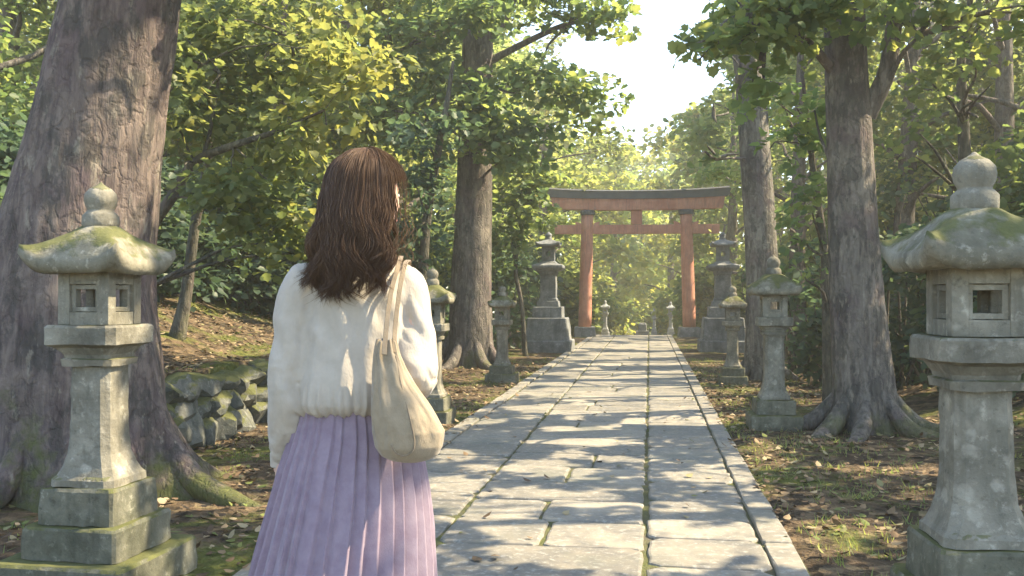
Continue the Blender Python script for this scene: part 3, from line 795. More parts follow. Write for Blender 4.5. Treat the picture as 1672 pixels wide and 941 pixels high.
def forest_tree(label, px, d, H, cw, zb, leaf='leaf_mid', size=.2, nleaf=4000, bark='bark', group=None, tr=None, shape='ovate', tone=.5, ncl=12):
    b = XY(px, d); gz_ = gz1(b.x, b.y)-.05; base = (b.x, b.y, gz_); B = np.array(base)
    T = thing('tree', label, 'tree', base, 0, group)
    tr = tr or .018*H+.02; ln = rng.normal(0, .25, 2)
    path = [(0, 0, 0, tr*1.25), (ln[0]*.2, ln[1]*.2, H*.25, tr), (ln[0]*.7, ln[1]*.5, H*.55, tr*.7), (ln[0], ln[1], H*.92, tr*.12)]
    tb = [tube(path, 12, 18, px*.1, .08, .35, 5, .35)]
    Ls = []; per = max(4, int(nleaf/ncl/8))
    for k in range(ncl):
        w = (k+.5)/ncl; z = zb+(H-zb)*w; rr = cw*math.sqrt(max(.08, 1-(abs(w-.4)/.62)**2))*rng.uniform(.35, .95)
        a = k*2.4+rng.uniform(-.5, .5); cr = cw*rng.uniform(.30, .46)
        c = np.array([math.cos(a)*rr, math.sin(a)*rr, z])+np.array([ln[0], ln[1], 0])*w
        Ls.append(clump_leaves(c+B, (cr, cr, cr*.62), per, 8, size*2.0, size, np.clip(tone+rng.normal(0, .12), 0, 1)))
        zz = max(H*.18, z-cr*.9); f = zz/H
        if clear_way(B+np.array([ln[0]*f, ln[1]*f, zz]), B+c): tb.append(limb((ln[0]*f, ln[1]*f, zz), c, tr*.35*(1-.6*w)+.006, .008, .08, 6, 7))
    tubes_object('trunk', tb, M[bark], T)
    leaf_object('crown', cat(Ls), shape, M[leaf], T, base)
def shrub(label, px, d, h, w, leaf='leaf_dark', size=.12, nleaf=2200, group=None, tone=.4, shape='ovate', x=None):
    b = XY(px, d) if x is None else Vector((x[0], x[1], 0)); base = (b.x, b.y, gz1(b.x, b.y)-.03); B = np.array(base)
    T = thing('shrub', label, 'shrub', base, 0, group); Ls = []; tb = []
    ncl = 10
    for k in range(ncl):
        a = k*2.4; rr = w*.62*math.sqrt(k/ncl); z = h*(rng.uniform(.3, .8) if k % 2 else rng.uniform(.12, .35)) if k else h*.75
        cr = w*rng.uniform(.36, .52)
        c = np.array([math.cos(a)*rr, math.sin(a)*rr, z])
        Ls.append(clump_leaves(c+B, (cr, cr, min(cr*.9, h*.3)), int(nleaf/ncl/8), 8, size*2, size, np.clip(tone+rng.normal(0, .12), 0, 1)))
        tb.append(limb((math.cos(a)*.06, math.sin(a)*.06, 0), c, .022, .006, .1, 5, 6))
    tubes_object('stems', tb, M['bark_thin'], T)
    leaf_object('foliage', cat(Ls), shape, M[leaf], T, base)

# ------------------------------------------------------------------ leaves added along the sun rays to shade the path, shared among sunny-side trees
SHADE = [np.array(p) for p in ((5.6, 1.2), (6.3, 6.8), (6.6, 13.0), (6.9, 19.0), (7.4, 26.0))]  # first three trunks stand out of view, added for the shade
n = 10000
cx = rng.uniform(-4.6, 3.2, n); cyy = rng.uniform(.6, 28.5, n)
kk = ~lit(cx, cyy); cx, cyy = cx[kk], cyy[kk]
zlo = np.maximum(4.3, (3.2-cx)/(S[0]/S[2])); zz = zlo+rng.uniform(0, 1, len(cx))**1.3*2.4
CP = np.stack([cx+S[0]/S[2]*zz, cyy+S[1]/S[2]*zz, zz], -1)
ty = rng.uniform(-60, 620, 900); tx0 = rng.uniform(40, 265, 900)      # more added leaves to shade the big trunk across the path
TP = np.array([W(a, b_, 5.5) for a, b_ in zip(tx0, ty)]); kt = (3.4-TP[:, 0])/S[0]+rng.uniform(0, 2.5, 900)
CP = np.concatenate([CP, TP+kt[:, None]*S])
ax_, ay_, ad_ = proj(CP); CP = CP[~((ad_ > 0) & (ad_ < 15) & (ax_ > 1100) & (ax_ < 1700) & (ay_ < 260) & (ay_ > -20) & (rng.uniform(0, 1, len(CP)) < .68))]
own = np.argmin(np.stack([np.hypot(CP[:, 0]-s[0], (CP[:, 1]-s[1])) for s in SHADE]), 0)
def canopy_part(i): return CP[own == i]
shade_labels = ['sunny side tree whose branches overhang the near end of the path', 'leafy tree overhanging the path above the largest right lantern', 'tree with layered branches at the right edge of the picture', 'slim dark trunk rising behind the finial of the big shaded lantern', 'tree leaning its bright leaves over the path before the gate']
for i, s in enumerate(SHADE):
    zb = gz1(s[0], s[1])-.05; base = (s[0], s[1], zb); C = canopy_part(i)
    L = spray_leaves(C, unit(C-np.array([s[0], s[1], 6.0])), 12, .27, .115, .55) if len(C) else None
    path = [(s[0], s[1], zb, .22), (s[0]+.05, s[1]+.1, 2.5, .16), (s[0]-.1, s[1]+.1, 5.2, .12), (s[0]-.1, s[1], 8.8, .03)]
    T = thing('tree', shade_labels[i], 'tree', base); B = np.array(base)
    tb = [tube([(p[0]-B[0], p[1]-B[1], p[2]-B[2], p[3]) for p in path], 20, 26, i, .07, .5, 5, .4)]
    if len(C):
        for e in C[rng.choice(len(C), min(16, len(C)), False)]:
            f = rng.uniform(.45, .95); st = spline(path, 20)[int(f*17)][:3]
            if clear_way(st, e): tb.append(limb(st-B, e-B, .020*(1.2-f), .003, .05, 6, 9))
    tubes_object('trunk', tb, M['bark'], T)
    if L is not None: leaf_object('crown', L, 'lobed', M['leaf_mid'], T, base)

# ------------------------------------------------------------------ hero trees
def tpath(rows):
    """rows (px, py, depth, width_px) -> world (x,y,z,r)"""
    out = []
    for px, py, d, w in rows:
        p = W(px, py, d); out.append((p.x, p.y, p.z, w/2/F*d))
    return out
# huge leaning tree
P = tpath([(128, 835, 5.9, 306), (128, 770, 5.9, 300), (125, 640, 5.9, 285), (118, 470, 5.9, 262), (140, 320, 5.9, 222), (170, 160, 5.9, 196), (200, 0, 5.9, 180), (225, -200, 5.9, 165), (250, -480, 6.0, 130), (270, -800, 6.0, 60)])
b = P[0]
hero_tree('enormous leaning old tree with purplish bark and a mossy root, nearest on the bank', (b[0], b[1], b[2]), P, 'bark_big', 72, 110, .10, .35, 6,
          rootdirs=[(R(-8), .85, .22), (R(-60), .5, .3), (R(-140), .55, .35), (R(120), .5, .4)], flute=.10, roots=[(R(-5), 1.5, .085), (R(-48), 1.05, .09), (R(-85), 1.0, .09), (R(-120), 1.05, .10), (R(-160), 1.1, .10), (R(40), 1.0, .09)],
          limbs=[(P[7][:3], tuple(W(420, -260, 5.5)), .14, .04), (P[7][:3], tuple(W(-40, -260, 6.5)), .14, .04), (P[8][:3], tuple(W(250, -420, 4.6)), .12, .04)],
          clumps=[(430, -280, 5.6, 1.3, 1.2, .6, 55, .5), (0, -250, 6.6, 1.4, 1.2, .7, 60, .5), (230, -480, 5.2, 1.6, 1.5, .8, 60, .5)], leaf='leaf_mid')
# a mossy surface root snaking from it is part of its trunk flare; tall trunk behind the woman
P = tpath([(766, 614, 15.9, 78), (768, 560, 15.9, 70), (769, 470, 15.9, 66), (774, 320, 15.9, 58), (778, 150, 15.9, 52), (782, 0, 15.9, 48), (786, -200, 15.9, 38), (790, -420, 15.9, 10)])
hero_tree('tall straight trunk right behind the woman, flared roots beside a slender lantern', P[0][:3], P, 'bark', 48, 80, .38, .45, 5, roots=[(R(-15), 1.0, .09), (R(-62), .95, .10), (R(-105), 1.0, .10), (R(-150), 1.05, .10), (R(190), 1.0, .09)],
          limbs=[(tuple(W(800, 100, 15.9)), tuple(W(930, 40, 15.6)), .07, .03), (tuple(W(798, 70, 15.9)), tuple(W(870, -20, 15.4)), .06, .02), (tuple(W(770, 60, 15.9)), tuple(W(640, 90, 15.0)), .06, .02), (tuple(W(765, 200, 15.9)), tuple(W(690, 190, 14.8)), .05, .02)],
          clumps=[(930, 20, 15.5, 1.1, .8, .5, 36, .5), (1010, 30, 15.4, .55, .5, .35, 14, .6), (870, -30, 15.3, 1.0, .8, .5, 34, .45), (880, 130, 15.2, .9, .7, .45, 40, .35), (960, 160, 15.2, .7, .6, .5, 24, .6), (850, 220, 15.0, .8, .6, .5, 34, .3), (985, 215, 15.6, .45, .5, .3, 12, .85),
                  (720, 130, 14.8, .9, .6, .6, 44, .3), (640, 80, 14.8, 1.1, .7, .6, 44, .35), (780, 180, 14.6, .55, .4, .55, 26, .4), (760, 30, 14.6, .8, .4, .5, 36, .4), (620, 180, 14.6, .9, .7, .5, 34, .35), (690, 230, 14.6, .6, .6, .35, 22, .4), (600, -40, 15, 1.4, .9, .6, 40, .5), (750, -60, 15, 1.4, .9, .5, 40, .5), (800, 250, 14.9, .45, .4, .35, 12, .45)],
          size=.14, sr=.32, nl=13)
# right front trunk
P = tpath([(1412, 726, 8.4, 100), (1410, 640, 8.4, 94), (1402, 540, 8.4, 88), (1394, 400, 8.4, 78), (1388, 250, 8.4, 72), (1382, 100, 8.4, 66), (1378, -20, 8.4, 62), (1374, -250, 8.4, 50), (1370, -600, 8.4, 14)])
hero_tree('thick rough trunk with spreading roots between the round capped lantern and the biggest one', P[0][:3], P, 'bark', 56, 90, .34, .38, 5, roots=[(R(-8), .85, .075), (R(-55), .8, .08), (R(-100), .75, .08), (R(-140), .85, .085), (R(185), .9, .08)],
          limbs=[(tuple(W(1372, 130, 8.4)), tuple(W(1260, 25, 8.0)), .05, .02), (tuple(W(1415, 190, 8.4)), tuple(W(1480, -10, 8.2)), .09, .055), (tuple(W(1412, 200, 8.4)), tuple(W(1500, 60, 8.0)), .035, .012), (tuple(W(1372, 330, 8.4)), tuple(W(1330, 180, 8.6)), .02, .008)],
          clumps=[(1250, 20, 7.9, .55, .5, .25, 30, .6), (1190, 70, 7.8, .28, .3, .15, 9, .7), (1140, 85, 7.8, .2, .25, .1, 5, .85), (1330, -5, 7.8, .6, .5, .3, 24, .6), (1420, 5, 7.7, .5, .4, .22, 14, .55), (1480, -20, 7.8, .6, .5, .35, 20, .5), (1560, 40, 7.8, .55, .5, .3, 18, .5), (1640, 20, 7.8, .6, .5, .4, 20, .6), (1290, 70, 7.9, .25, .25, .15, 9, .6), (1240, 140, 7.9, .2, .25, .15, 6, .55)],
          size=.11, sr=.2, nl=11, leaf='leaf_mid')
# thinner grey trunk
P = tpath([(1244, 644, 13.6, 62), (1245, 560, 13.6, 56), (1244, 440, 13.6, 53), (1236, 300, 13.6, 49), (1226, 150, 13.6, 46), (1214, 40, 13.6, 42), (1205, -100, 13.6, 36), (1196, -360, 13.6, 10)])
hero_tree('slimmer pale grey trunk directly behind the round capped lantern', P[0][:3], P, 'bark_pale', 40, 70, .35, .4, 5, roots=[(R(-20), .7, .07), (R(-80), .65, .07), (R(-140), .7, .07), (R(180), .7, .07)],
          limbs=[(tuple(W(1224, 180, 13.6)), tuple(W(1165, 190, 13.1)), .03, .01), (tuple(W(1232, 260, 13.6)), tuple(W(1170, 260, 13.0)), .025, .01), (tuple(W(1214, 40, 13.6)), tuple(W(1172, 75, 13.0)), .03, .01)],
          clumps=[(1175, 180, 13.0, .35, .35, .3, 12, .35), (1160, 245, 12.9, .35, .35, .35, 13, .3), (1195, 250, 12.9, .35, .35, .3, 10, .35), (1185, 295, 12.9, .25, .3, .15, 5, .35), (1160, 30, 12.9, .5, .4, .3, 18, .5), (1230, -30, 13, .8, .6, .5, 28, .5), (1200, 110, 12.8, .3, .3, .25, 8, .5), (1135, 82, 12.9, .35, .3, .12, 9, .75)],
          size=.125, sr=.24, nl=12)
# saplings
def sapling(label, rows, clumps, leaf='leaf_mid', size=.12, limbs=(), sr=.22, bark='bark_thin'):
    size *= .8
    P = tpath(rows); P[0] = (P[0][0], P[0][1], gz1(P[0][0], P[0][1])-.05, P[0][3])
    hero_tree(label, P[0][:3], P, bark, 14, 36, .3, .2, 4, limbs=limbs, clumps=clumps, leaf=leaf, size=size, sr=sr, nl=13)
sapling('thin pale sapling standing on the bank above the stone wall', [(288, 575, 9.6, 24), (304, 480, 9.6, 19), (318, 370, 9.6, 16), (338, 270, 9.5, 14), (352, 130, 9.4, 11), (372, -20, 9.3, 8), (385, -160, 9.2, 4)],
        [(420, 60, 8.9, .7, .5, .4, 34, .5), (340, 30, 9.0, .6, .5, .4, 30, .45), (480, 130, 9.0, .7, .5, .4, 34, .55), (400, 190, 8.8, .6, .5, .35, 30, .4), (330, 150, 9.0, .5, .4, .4, 24, .35), (520, 50, 9.2, .7, .5, .45, 30, .65), (460, 260, 9.0, .65, .5, .3, 26, .45)],
        limbs=[(tuple(W(345, 200, 9.45)), tuple(W(470, 60, 9.0)), .02, .008)], leaf='leaf_mid')
sapling('bent sapling curving away from the huge tree towards the woman', [(236, 590, 8.8, 26), (240, 470, 8.8, 22), (243, 385, 8.8, 20), (282, 320, 8.7, 18), (318, 265, 8.6, 15), (380, 238, 8.4, 12), (450, 215, 8.2, 8), (530, 180, 8.0, 4)],
        [(430, 330, 8.4, .6, .5, .35, 26, .55), (520, 200, 8.2, .5, .5, .3, 20, .75), (360, 300, 8.3, .45, .4, .3, 20, .5), (300, 200, 8.4, .45, .4, .3, 20, .45), (560, 110, 8.4, .6, .5, .35, 26, .8), (470, 400, 8.5, .6, .4, .35, 26, .45), (300, 90, 8.5, .5, .4, .35, 24, .45)],
        limbs=[(tuple(W(330, 262, 8.6)), tuple(W(360, 120, 8.5)), .022, .01), (tuple(W(262, 160, 8.6)), tuple(W(420, 75, 8.4)), .018, .008)], leaf='leaf_mid')
sapling('dark forked sapling between the woman and the tall straight trunk', [(688, 560, 13.2, 22), (690, 470, 13.2, 18), (697, 360, 13.2, 15), (713, 260, 13.1, 13), (728, 180, 13, 10), (740, 100, 13, 5)],
        [(690, 300, 12.9, .6, .4, .4, 24, .3), (700, 210, 12.8, .6, .4, .3, 20, .4), (670, 390, 12.9, .6, .4, .4, 24, .25), (730, 330, 12.8, .3, .3, .3, 10, .3)], leaf='leaf_dark', size=.14)
sapling('leafy sapling growing between the slender lantern and the sunlit pedestal lantern', [(858, 560, 19, 8), (852, 500, 19, 7), (842, 440, 19, 7), (850, 370, 19, 7), (872, 310, 19, 8), (890, 250, 19, 5)],
        [(850, 330, 18.6, .9, .6, .5, 34, .4), (890, 300, 18.8, .6, .5, .4, 20, .6), (830, 400, 18.6, .7, .5, .6, 30, .3), (880, 390, 18.7, .5, .5, .4, 18, .4), (840, 270, 18.8, .7, .5, .4, 24, .65)], leaf='leaf_mid', size=.18, sr=.32)
sapling('dark sapling growing close beside the thick rough trunk', [(1352, 600, 9.8, 18), (1350, 500, 9.8, 16), (1347, 420, 9.8, 14), (1335, 330, 9.8, 12), (1322, 230, 9.7, 9), (1310, 120, 9.6, 5)],
        [(1300, 240, 9.4, .35, .3, .3, 16, .4), (1310, 330, 9.4, .4, .35, .35, 20, .35), (1340, 200, 9.4, .35, .3, .3, 14, .5), (1320, 420, 9.4, .4, .35, .35, 20, .35), (1290, 160, 9.3, .4, .35, .25, 14, .6)], leaf='leaf_mid', size=.13)
sapling('slim tree with drooping foliage rising behind the biggest lantern', [(1580, 640, 10.2, 30), (1580, 500, 10.2, 26), (1578, 330, 10.2, 22), (1573, 200, 10.2, 18), (1570, 90, 10.1, 14), (1590, -30, 10, 8)],
        [(1530, 180, 9.5, .6, .5, .35, 30, .45), (1610, 140, 9.4, .6, .5, .35, 30, .35), (1490, 240, 9.5, .45, .4, .3, 20, .55), (1640, 220, 9.4, .5, .4, .4, 26, .3), (1570, 60, 9.5, .6, .5, .3, 26, .5), (1500, 110, 9.6, .5, .4, .3, 20, .6), (1650, 320, 9.4, .5, .4, .45, 26, .3)], leaf='leaf_mid', size=.13)

# ------------------------------------------------------------------ woodland
gl = 'woodland trees behind the stone wall'; ll = 'leafy woodland tree crowding the bank behind the stone wall'
for (px, d, H, cw, zb, lf) in ((-70, 12, 8, 2.4, 1.8, 'leaf_mid'), (20, 15, 8.5, 2.5, 1.6, 'leaf_mid'), (250, 15.5, 8, 2.3, 2.6, 'leaf_mid'), (345, 17, 9, 2.5, 2.2, 'leaf_mid'), (440, 15, 7.5, 2.2, 2.0, 'leaf_warm'), (545, 18, 9, 2.6, 1.8, 'leaf_warm'), (640, 19, 9, 2.5, 1.6, 'leaf_mid')):
    forest_tree(ll, px, d, H, cw, zb, lf, .115, 11500, 'bark', gl, tone=.5, ncl=14)
gl2 = 'farther woodland trees on the bank'; ll2 = 'sunlit yellow green tree deep in the woods beyond the bank'
for (px, d, H, cw, zb) in ((-60, 25, 12, 3.2, 1.5), (60, 27, 12, 3.2, 1.5), (190, 26, 13, 3.2, 2), (300, 28, 13, 3.3, 2), (410, 25, 12, 3.2, 1.6), (520, 28, 12.5, 3.3, 1.5), (620, 27, 12, 3.0, 1.4), (700, 31, 12, 3.0, 1.2), (745, 25, 9, 2.4, 1), (835, 30, 11, 2.7, 1.0), (880, 36, 11.5, 2.8, 1.0)):
    forest_tree(ll2, px, d, H, cw, zb, 'leaf_warm', .2, 6200, 'bark', gl2, tone=.5, ncl=14)
gl3 = 'trees on the far woodland edge beyond the gate'; ll3 = 'hazy pale tree far away beyond the red gate'
for (px, d, H, cw, zb) in ((820, 44, 12, 3.2, .5), (900, 48, 12.5, 3.4, .5), (955, 52, 11, 3.4, .5), (1000, 60, 12, 4.0, .3), (1045, 70, 12.5, 4.2, .3), (1095, 62, 11.8, 3.8, .3), (1140, 52, 12, 3.4, .4), (1190, 46, 12, 3.2, .6), (1020, 84, 16.5, 5, .3), (1085, 86, 18, 5, .3), (960, 74, 15, 4.4, .3), (1130, 76, 16.5, 4.4, .3),
                          (1060, 100, 17, 5.5, .3), (990, 98, 17, 5.5, .3)):
    forest_tree(ll3, px, d, H, cw, zb, 'leaf_far', .34 if d < 65 else .45, 3600, 'bark', gl3, tone=.55, ncl=14, shape='round')
gl4 = 'tall trees closing the back of the woods'; ll4 = 'tall tree closing the back of the woods with a rounded crown'
for (px, d) in ((-120, 42), (-20, 46), (80, 44), (180, 47), (280, 45), (380, 48), (480, 44), (580, 47), (670, 44), (760, 48), (1270, 44), (1350, 47), (1440, 42), (1530, 46), (1630, 43), (1730, 46)):
    forest_tree(ll4, px, d, rng.uniform(14, 17), 4.2, 1, 'leaf_far', .36, 3000, 'bark', gl4, tone=.45, ncl=14, shape='round')
gr = 'woodland trees behind the shaded lanterns'; lr = 'leafy woodland tree standing behind the shaded lanterns'
for (px, d, H, cw, zb, lf) in ((1300, 18, 8.0, 2.0, 1.4, 'leaf_warm'), (1470, 16, 8.5, 2.2, 1.6, 'leaf_mid'), (1640, 15, 8.5, 2.3, 1.6, 'leaf_dark'), (1740, 13, 8, 2.2, 1.5, 'leaf_mid'), (1235, 27, 10, 2.6, 1.0, 'leaf_warm'), (1320, 30, 11.5, 3, 1.2, 'leaf_warm'), (1410, 26, 11, 3, 1.2, 'leaf_warm'), (1510, 29, 12, 3.2, 1.4, 'leaf_warm'), (1610, 26, 11, 3, 1.3, 'leaf_mid'), (1710, 28, 12, 3.2, 1.4, 'leaf_mid'), (1195, 34, 10.5, 2.6, .6, 'leaf_warm'), (1850, 17, 9, 2.5, 1.4, 'leaf_mid'), (1990, 15, 9, 2.5, 1.4, 'leaf_mid'), (2150, 20, 10, 3, 1.4, 'leaf_mid')):
    forest_tree(lr, px, d, H, cw, zb, lf, .12 if d < 20 else .19, 10000 if d < 20 else 7600, 'bark', gr, tone=.5, ncl=14)
# undergrowth
su = 'dark undergrowth bushes on the bank'; lu = 'dark blue green bush in the shade on top of the bank'
for (px, d, h, w) in ((215, 11.5, 1.6, 1.0), (275, 12.6, 2.0, 1.1), (345, 13.4, 2.1, 1.2), (415, 13.8, 2.2, 1.2), (480, 14.0, 2.3, 1.2), (540, 14.5, 2.3, 1.2), (600, 15, 2.3, 1.2), (660, 15.5, 2.6, 1.1), (-40, 10.5, 2.2, 1.3), (40, 11.5, 2.2, 1.3), (300, 16.5, 3.0, 1.5), (400, 17.5, 3.2, 1.5), (500, 18, 3.2, 1.6), (640, 20, 3.4, 1.6)):
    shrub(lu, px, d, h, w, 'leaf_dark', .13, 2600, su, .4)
sg = 'green bushes behind the lanterns near the gate'; lg = 'mid green bush filling the gap beside the gate'
for (px, d, h, w) in ((712, 20, 2.6, 1.2), (825, 22, 2.6, 1.4), (865, 26, 3.0, 1.5), (925, 31, 2.6, 1.3), (905, 38, 4, 1.9), (960, 42, 3.4, 1.8), (1000, 50, 2.8, 2.0), (1050, 58, 2.2, 2.2), (1095, 52, 2.4, 2.0), (1135, 41, 3.4, 1.8), (1165, 33, 3, 1.5), (1215, 24, 2.6, 1.3), (1015, 70, 3.6, 2.8), (1085, 72, 3.6, 2.8)):
    shrub(lg, px, d, h, w, 'leaf_dark' if d < 30 else ('leaf_mid' if d < 40 else 'leaf_far'), .18 if d < 30 else .26, 2400, sg, .5)  # paler leaves on the farthest bushes stand in for sunlight on them
sr_ = 'dark bushes behind the thick rough trunk'; lr_ = 'dark green bush in the shade behind the thick rough trunk'
for (px, d, h, w) in ((1300, 14.5, 2.4, .95), (1345, 13.0, 2.4, .9), (1400, 12.6, 2.8, 1.1), (1465, 11.2, 2.2, .9), (1520, 10.8, 2.3, .9), (1600, 10.2, 2.3, .9), (1665, 9.4, 2.1, .9), (1480, 14, 3.4, 1.3), (1560, 13, 3.6, 1.4), (1650, 12, 3.5, 1.3), (1320, 19, 3.4, 1.4), (1720, 10, 2.6, 1.1), (1440, 17, 4.6, 1.8), (1540, 17, 4.8, 1.8), (1640, 16, 4.8, 1.9), (1310, 24, 4.8, 2.0), (1380, 21, 4.6, 1.9)):
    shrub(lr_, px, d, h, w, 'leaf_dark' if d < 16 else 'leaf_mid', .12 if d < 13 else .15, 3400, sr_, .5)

# ------------------------------------------------------------------ fallen leaves
n = 12000
fx = np.concatenate([rng.uniform(-6.5, -1.75, n), rng.uniform(.66, 5.5, n), rng.uniform(-1.8, .7, 170)]); fy = np.concatenate([rng.uniform(2.2, 17, 2*n), rng.uniform(3.5, 12, 170)])
den = fbm(fx*1.1, fy*1.1, 0, 77, 4); kp = (den > .46) | (rng.uniform(0, 1, len(fx)) < .22); fx, fy = fx[kp], fy[kp]
onp = np.abs(fx+.55) < 1.25
fz = np.where(onp, .012, hground(fx, fy)+rng.uniform(.004, .03, len(fx)))
m = len(fx); hd = rng.uniform(0, 2*np.pi, m)
L = (np.stack([fx, fy, fz], -1), unit(np.array([0, 0, 1.0])+rng.normal(0, .28, (m, 3))), np.stack([np.cos(hd), np.sin(hd), np.zeros(m)], -1), rng.uniform(.025, .07, m), rng.uniform(0, 1, m))
T, f1, f2 = TEMPL['ovate']; P_, N_, H_, sz, rn = L; X = unit(H_-np.sum(H_*N_, -1, keepdims=True)*N_); Y = np.cross(N_, X)
V = P_[:, None]+sz[:, None, None]*(T[None, :, 0:1]*X[:, None]+T[None, :, 1:2]*Y[:, None]*.9-T[None, :, 2:3]*N_[:, None])
me = np_mesh('fallen_leaves', V, np.array(f1+f2)[None]+np.arange(m)[:, None]*len(T), np.tile([len(f1), len(f2)], m)); fattr(me, 'rnd', np.repeat(rn, 2))
tag(link('fallen_leaves', me, M['dry']), 'dry brown fallen leaves littering the ground beside the path', 'leaf litter', None, 'stuff')
# low moss and grass tufts along the kerbs
m = 3200
side = rng.uniform(0, 1, m) < .5
tx_ = np.where(side, -1.83-np.abs(rng.normal(0, .9, m)), .73+np.abs(rng.normal(0, .8, m))); ty_ = rng.uniform(2.5, 24, m)
kp = fbm(tx_*.9, ty_*.9, 0, 31, 4) > .49; tx_, ty_ = tx_[kp], ty_[kp]; m = len(tx_)
bl = 5; bx_ = np.repeat(tx_, bl)+rng.normal(0, .03, m*bl); by_ = np.repeat(ty_, bl)+rng.normal(0, .03, m*bl); bz_ = hground(bx_, by_)
hh = rng.uniform(.015, .055, m*bl); an = rng.uniform(0, 2*np.pi, m*bl); ln_ = rng.normal(0, .02, (m*bl, 2)); w_ = .004
V = np.stack([np.stack([bx_-np.cos(an)*w_, by_-np.sin(an)*w_, bz_], -1), np.stack([bx_+np.cos(an)*w_, by_+np.sin(an)*w_, bz_], -1), np.stack([bx_+ln_[:, 0], by_+ln_[:, 1], bz_+hh], -1)], 1)
hh *= .7; me = np_mesh('grass', V, np.arange(m*bl*3), np.full(m*bl, 3)); fattr(me, 'rnd', np.clip(np.repeat(rng.uniform(.2, 1, m), bl), 0, 1))
tag(link('grass', me, M['leaf_mid']), 'low moss and grass sprouting along the kerbs', 'grass', None, 'stuff')
print('LEAVES', NLEAF)

# ------------------------------------------------------------------ air
if HAZE:
    bm = bmesh.new(); bmesh.ops.create_cube(bm, size=1)
    for v in bm.verts: v.co = Vector((v.co.x*184, 59.5+v.co.y*146, (v.co.z+.5)*38-8))
    t = NT('haze_air')
    pv = t.n('VolumePrincipled'); t.set(pv.inputs['Color'], (1, .95, .82)); pv.inputs['Density'].default_value = HAZE; pv.inputs['Anisotropy'].default_value = .35
    t.t.links.new(pv.outputs[0], t.out.inputs['Volume'])
    o = from_bm('haze', bm, t.m); o['kind'] = 'stuff'
# ------------------------------------------------------------------ the woman
t = NT('skin'); t.bsdf((.56, .36, .27), .55, None, .35, Subsurface_Weight=.15, Subsurface_Radius=(.02, .008, .004)); M['skin'] = t.m
def weave(name, c1, c2, rough=.9, ws=900, bump=.25, sheen=.25, trans=0):
    t = NT(name); tc = t.n('TexCoord').outputs['Object']
    a = t.noise(tc, 28, 5, .6); col = t.mix(t.ramp(a, [(.3, 0), (.7, 1)]), c1, c2)
    w = t.noise(t.n('Mapping', None, Vector=tc, Scale=(1, 1, .45)).outputs[0], ws*.5, 2)
    b = t.bsdf(col, rough, t.bump(t.math('ADD', w, t.math('MULTIPLY', t.noise(tc, 90, 3), .6)), bump, .002), .15, Sheen_Weight=sheen)
    if trans:
        tr = t.n('BsdfTranslucent', None, Color=col)
        m = t.n('MixShader', None, Fac=trans, i1=b.outputs[0], i2=tr.outputs[0]); t.t.links.new(m.outputs[0], t.out.inputs[0])
    return t.m
M['blouse'] = weave('cream_cotton', (.47, .41, .325), (.55, .485, .395), ws=420, bump=.55, trans=.16)
M['skirt'] = weave('lavender_cloth', (.245, .18, .222), (.32, .25, .29), trans=.12)
M['bag'] = weave('tan_canvas', (.25, .195, .122), (.33, .265, .178), bump=.5)
M['strap'] = weave('tan_strap', (.20, .15, .095), (.28, .215, .14), bump=.5)
t = NT('brown_hair'); rn = t.n('Attribute', {'attribute_name': 'rnd'}).outputs['Fac']
col = t.ramp(rn, [(0, (.045, .025, .015)), (.5, (.105, .060, .034)), (1, (.21, .125, .066))])
b = t.bsdf(col, .55, None, .2)
tr = t.n('BsdfTranslucent', None, Color=(.30, .14, .055, 1)); mm = t.n('MixShader', None, Fac=.14, i1=b.outputs[0], i2=tr.outputs[0]); t.t.links.new(mm.outputs[0], t.out.inputs[0])
M['hair'] = t.m
t = NT('shoe_leather'); t.bsdf((.10, .06, .04), .5); M['shoe'] = t.m
t = NT('eye_white'); t.bsdf((.75, .72, .68), .2); M['eye'] = t.m
t = NT('lips'); t.bsdf((.45, .17, .15), .45); M['lip'] = t.m

WX = WOMAN; VA = math.atan2(-WX.x, WX.y)
wz = 0.004
Wm = thing('person', 'woman seen from behind in a cream blouse and long pleated lavender skirt', 'person', (WX.x, WX.y, wz), VA)
def U(px): return (px-590)/641.0
def Z(py): return CAMZ+(484-py)/641.0-wz
def rings_bm(bm, rows, n=40, pw=2.0, cap=True):
    """rows (cx, cy, z, hx, hy[, power]); elliptical horizontal sections"""
    prev = None
    for row in rows:
        cx, cyy, z, hx, hy = row[:5]; p = row[5] if len(row) > 5 else pw
        r = []
        for i in range(n):
            a = 2*math.pi*i/n; c, s = math.cos(a), math.sin(a)
            r.append(bm.verts.new((cx+hx*math.copysign(abs(c)**(2/p), c), cyy+hy*math.copysign(abs(s)**(2/p), s), z)))
        if prev:
            for i in range(n): bm.faces.new((prev[i], prev[(i+1) % n], r[(i+1) % n], r[i]))
        elif cap: bm.faces.new(r[::-1])
        prev = r
    if cap: bm.faces.new(prev)
def tube_bm(bm, pts, n=14, rings=16, flat=1.0):
    v = tube(pts, n, rings, 0, 0)
    R_ = [[bm.verts.new(q) for q in ring] for ring in v]
    for a, b in zip(R_, R_[1:]):
        for i in range(n): bm.faces.new((a[i], a[(i+1) % n], b[(i+1) % n], b[i]))
    bm.faces.new(R_[0][::-1]); bm.faces.new(R_[-1])
def ball_bm(bm, c, s, rot=None):
    mt = Matrix.Translation(c) @ (rot.to_4x4() if rot is not None else Matrix.Identity(4)) @ Matrix.Diagonal((*s, 1))
    bmesh.ops.create_icosphere(bm, subdivisions=3, radius=1, matrix=mt)
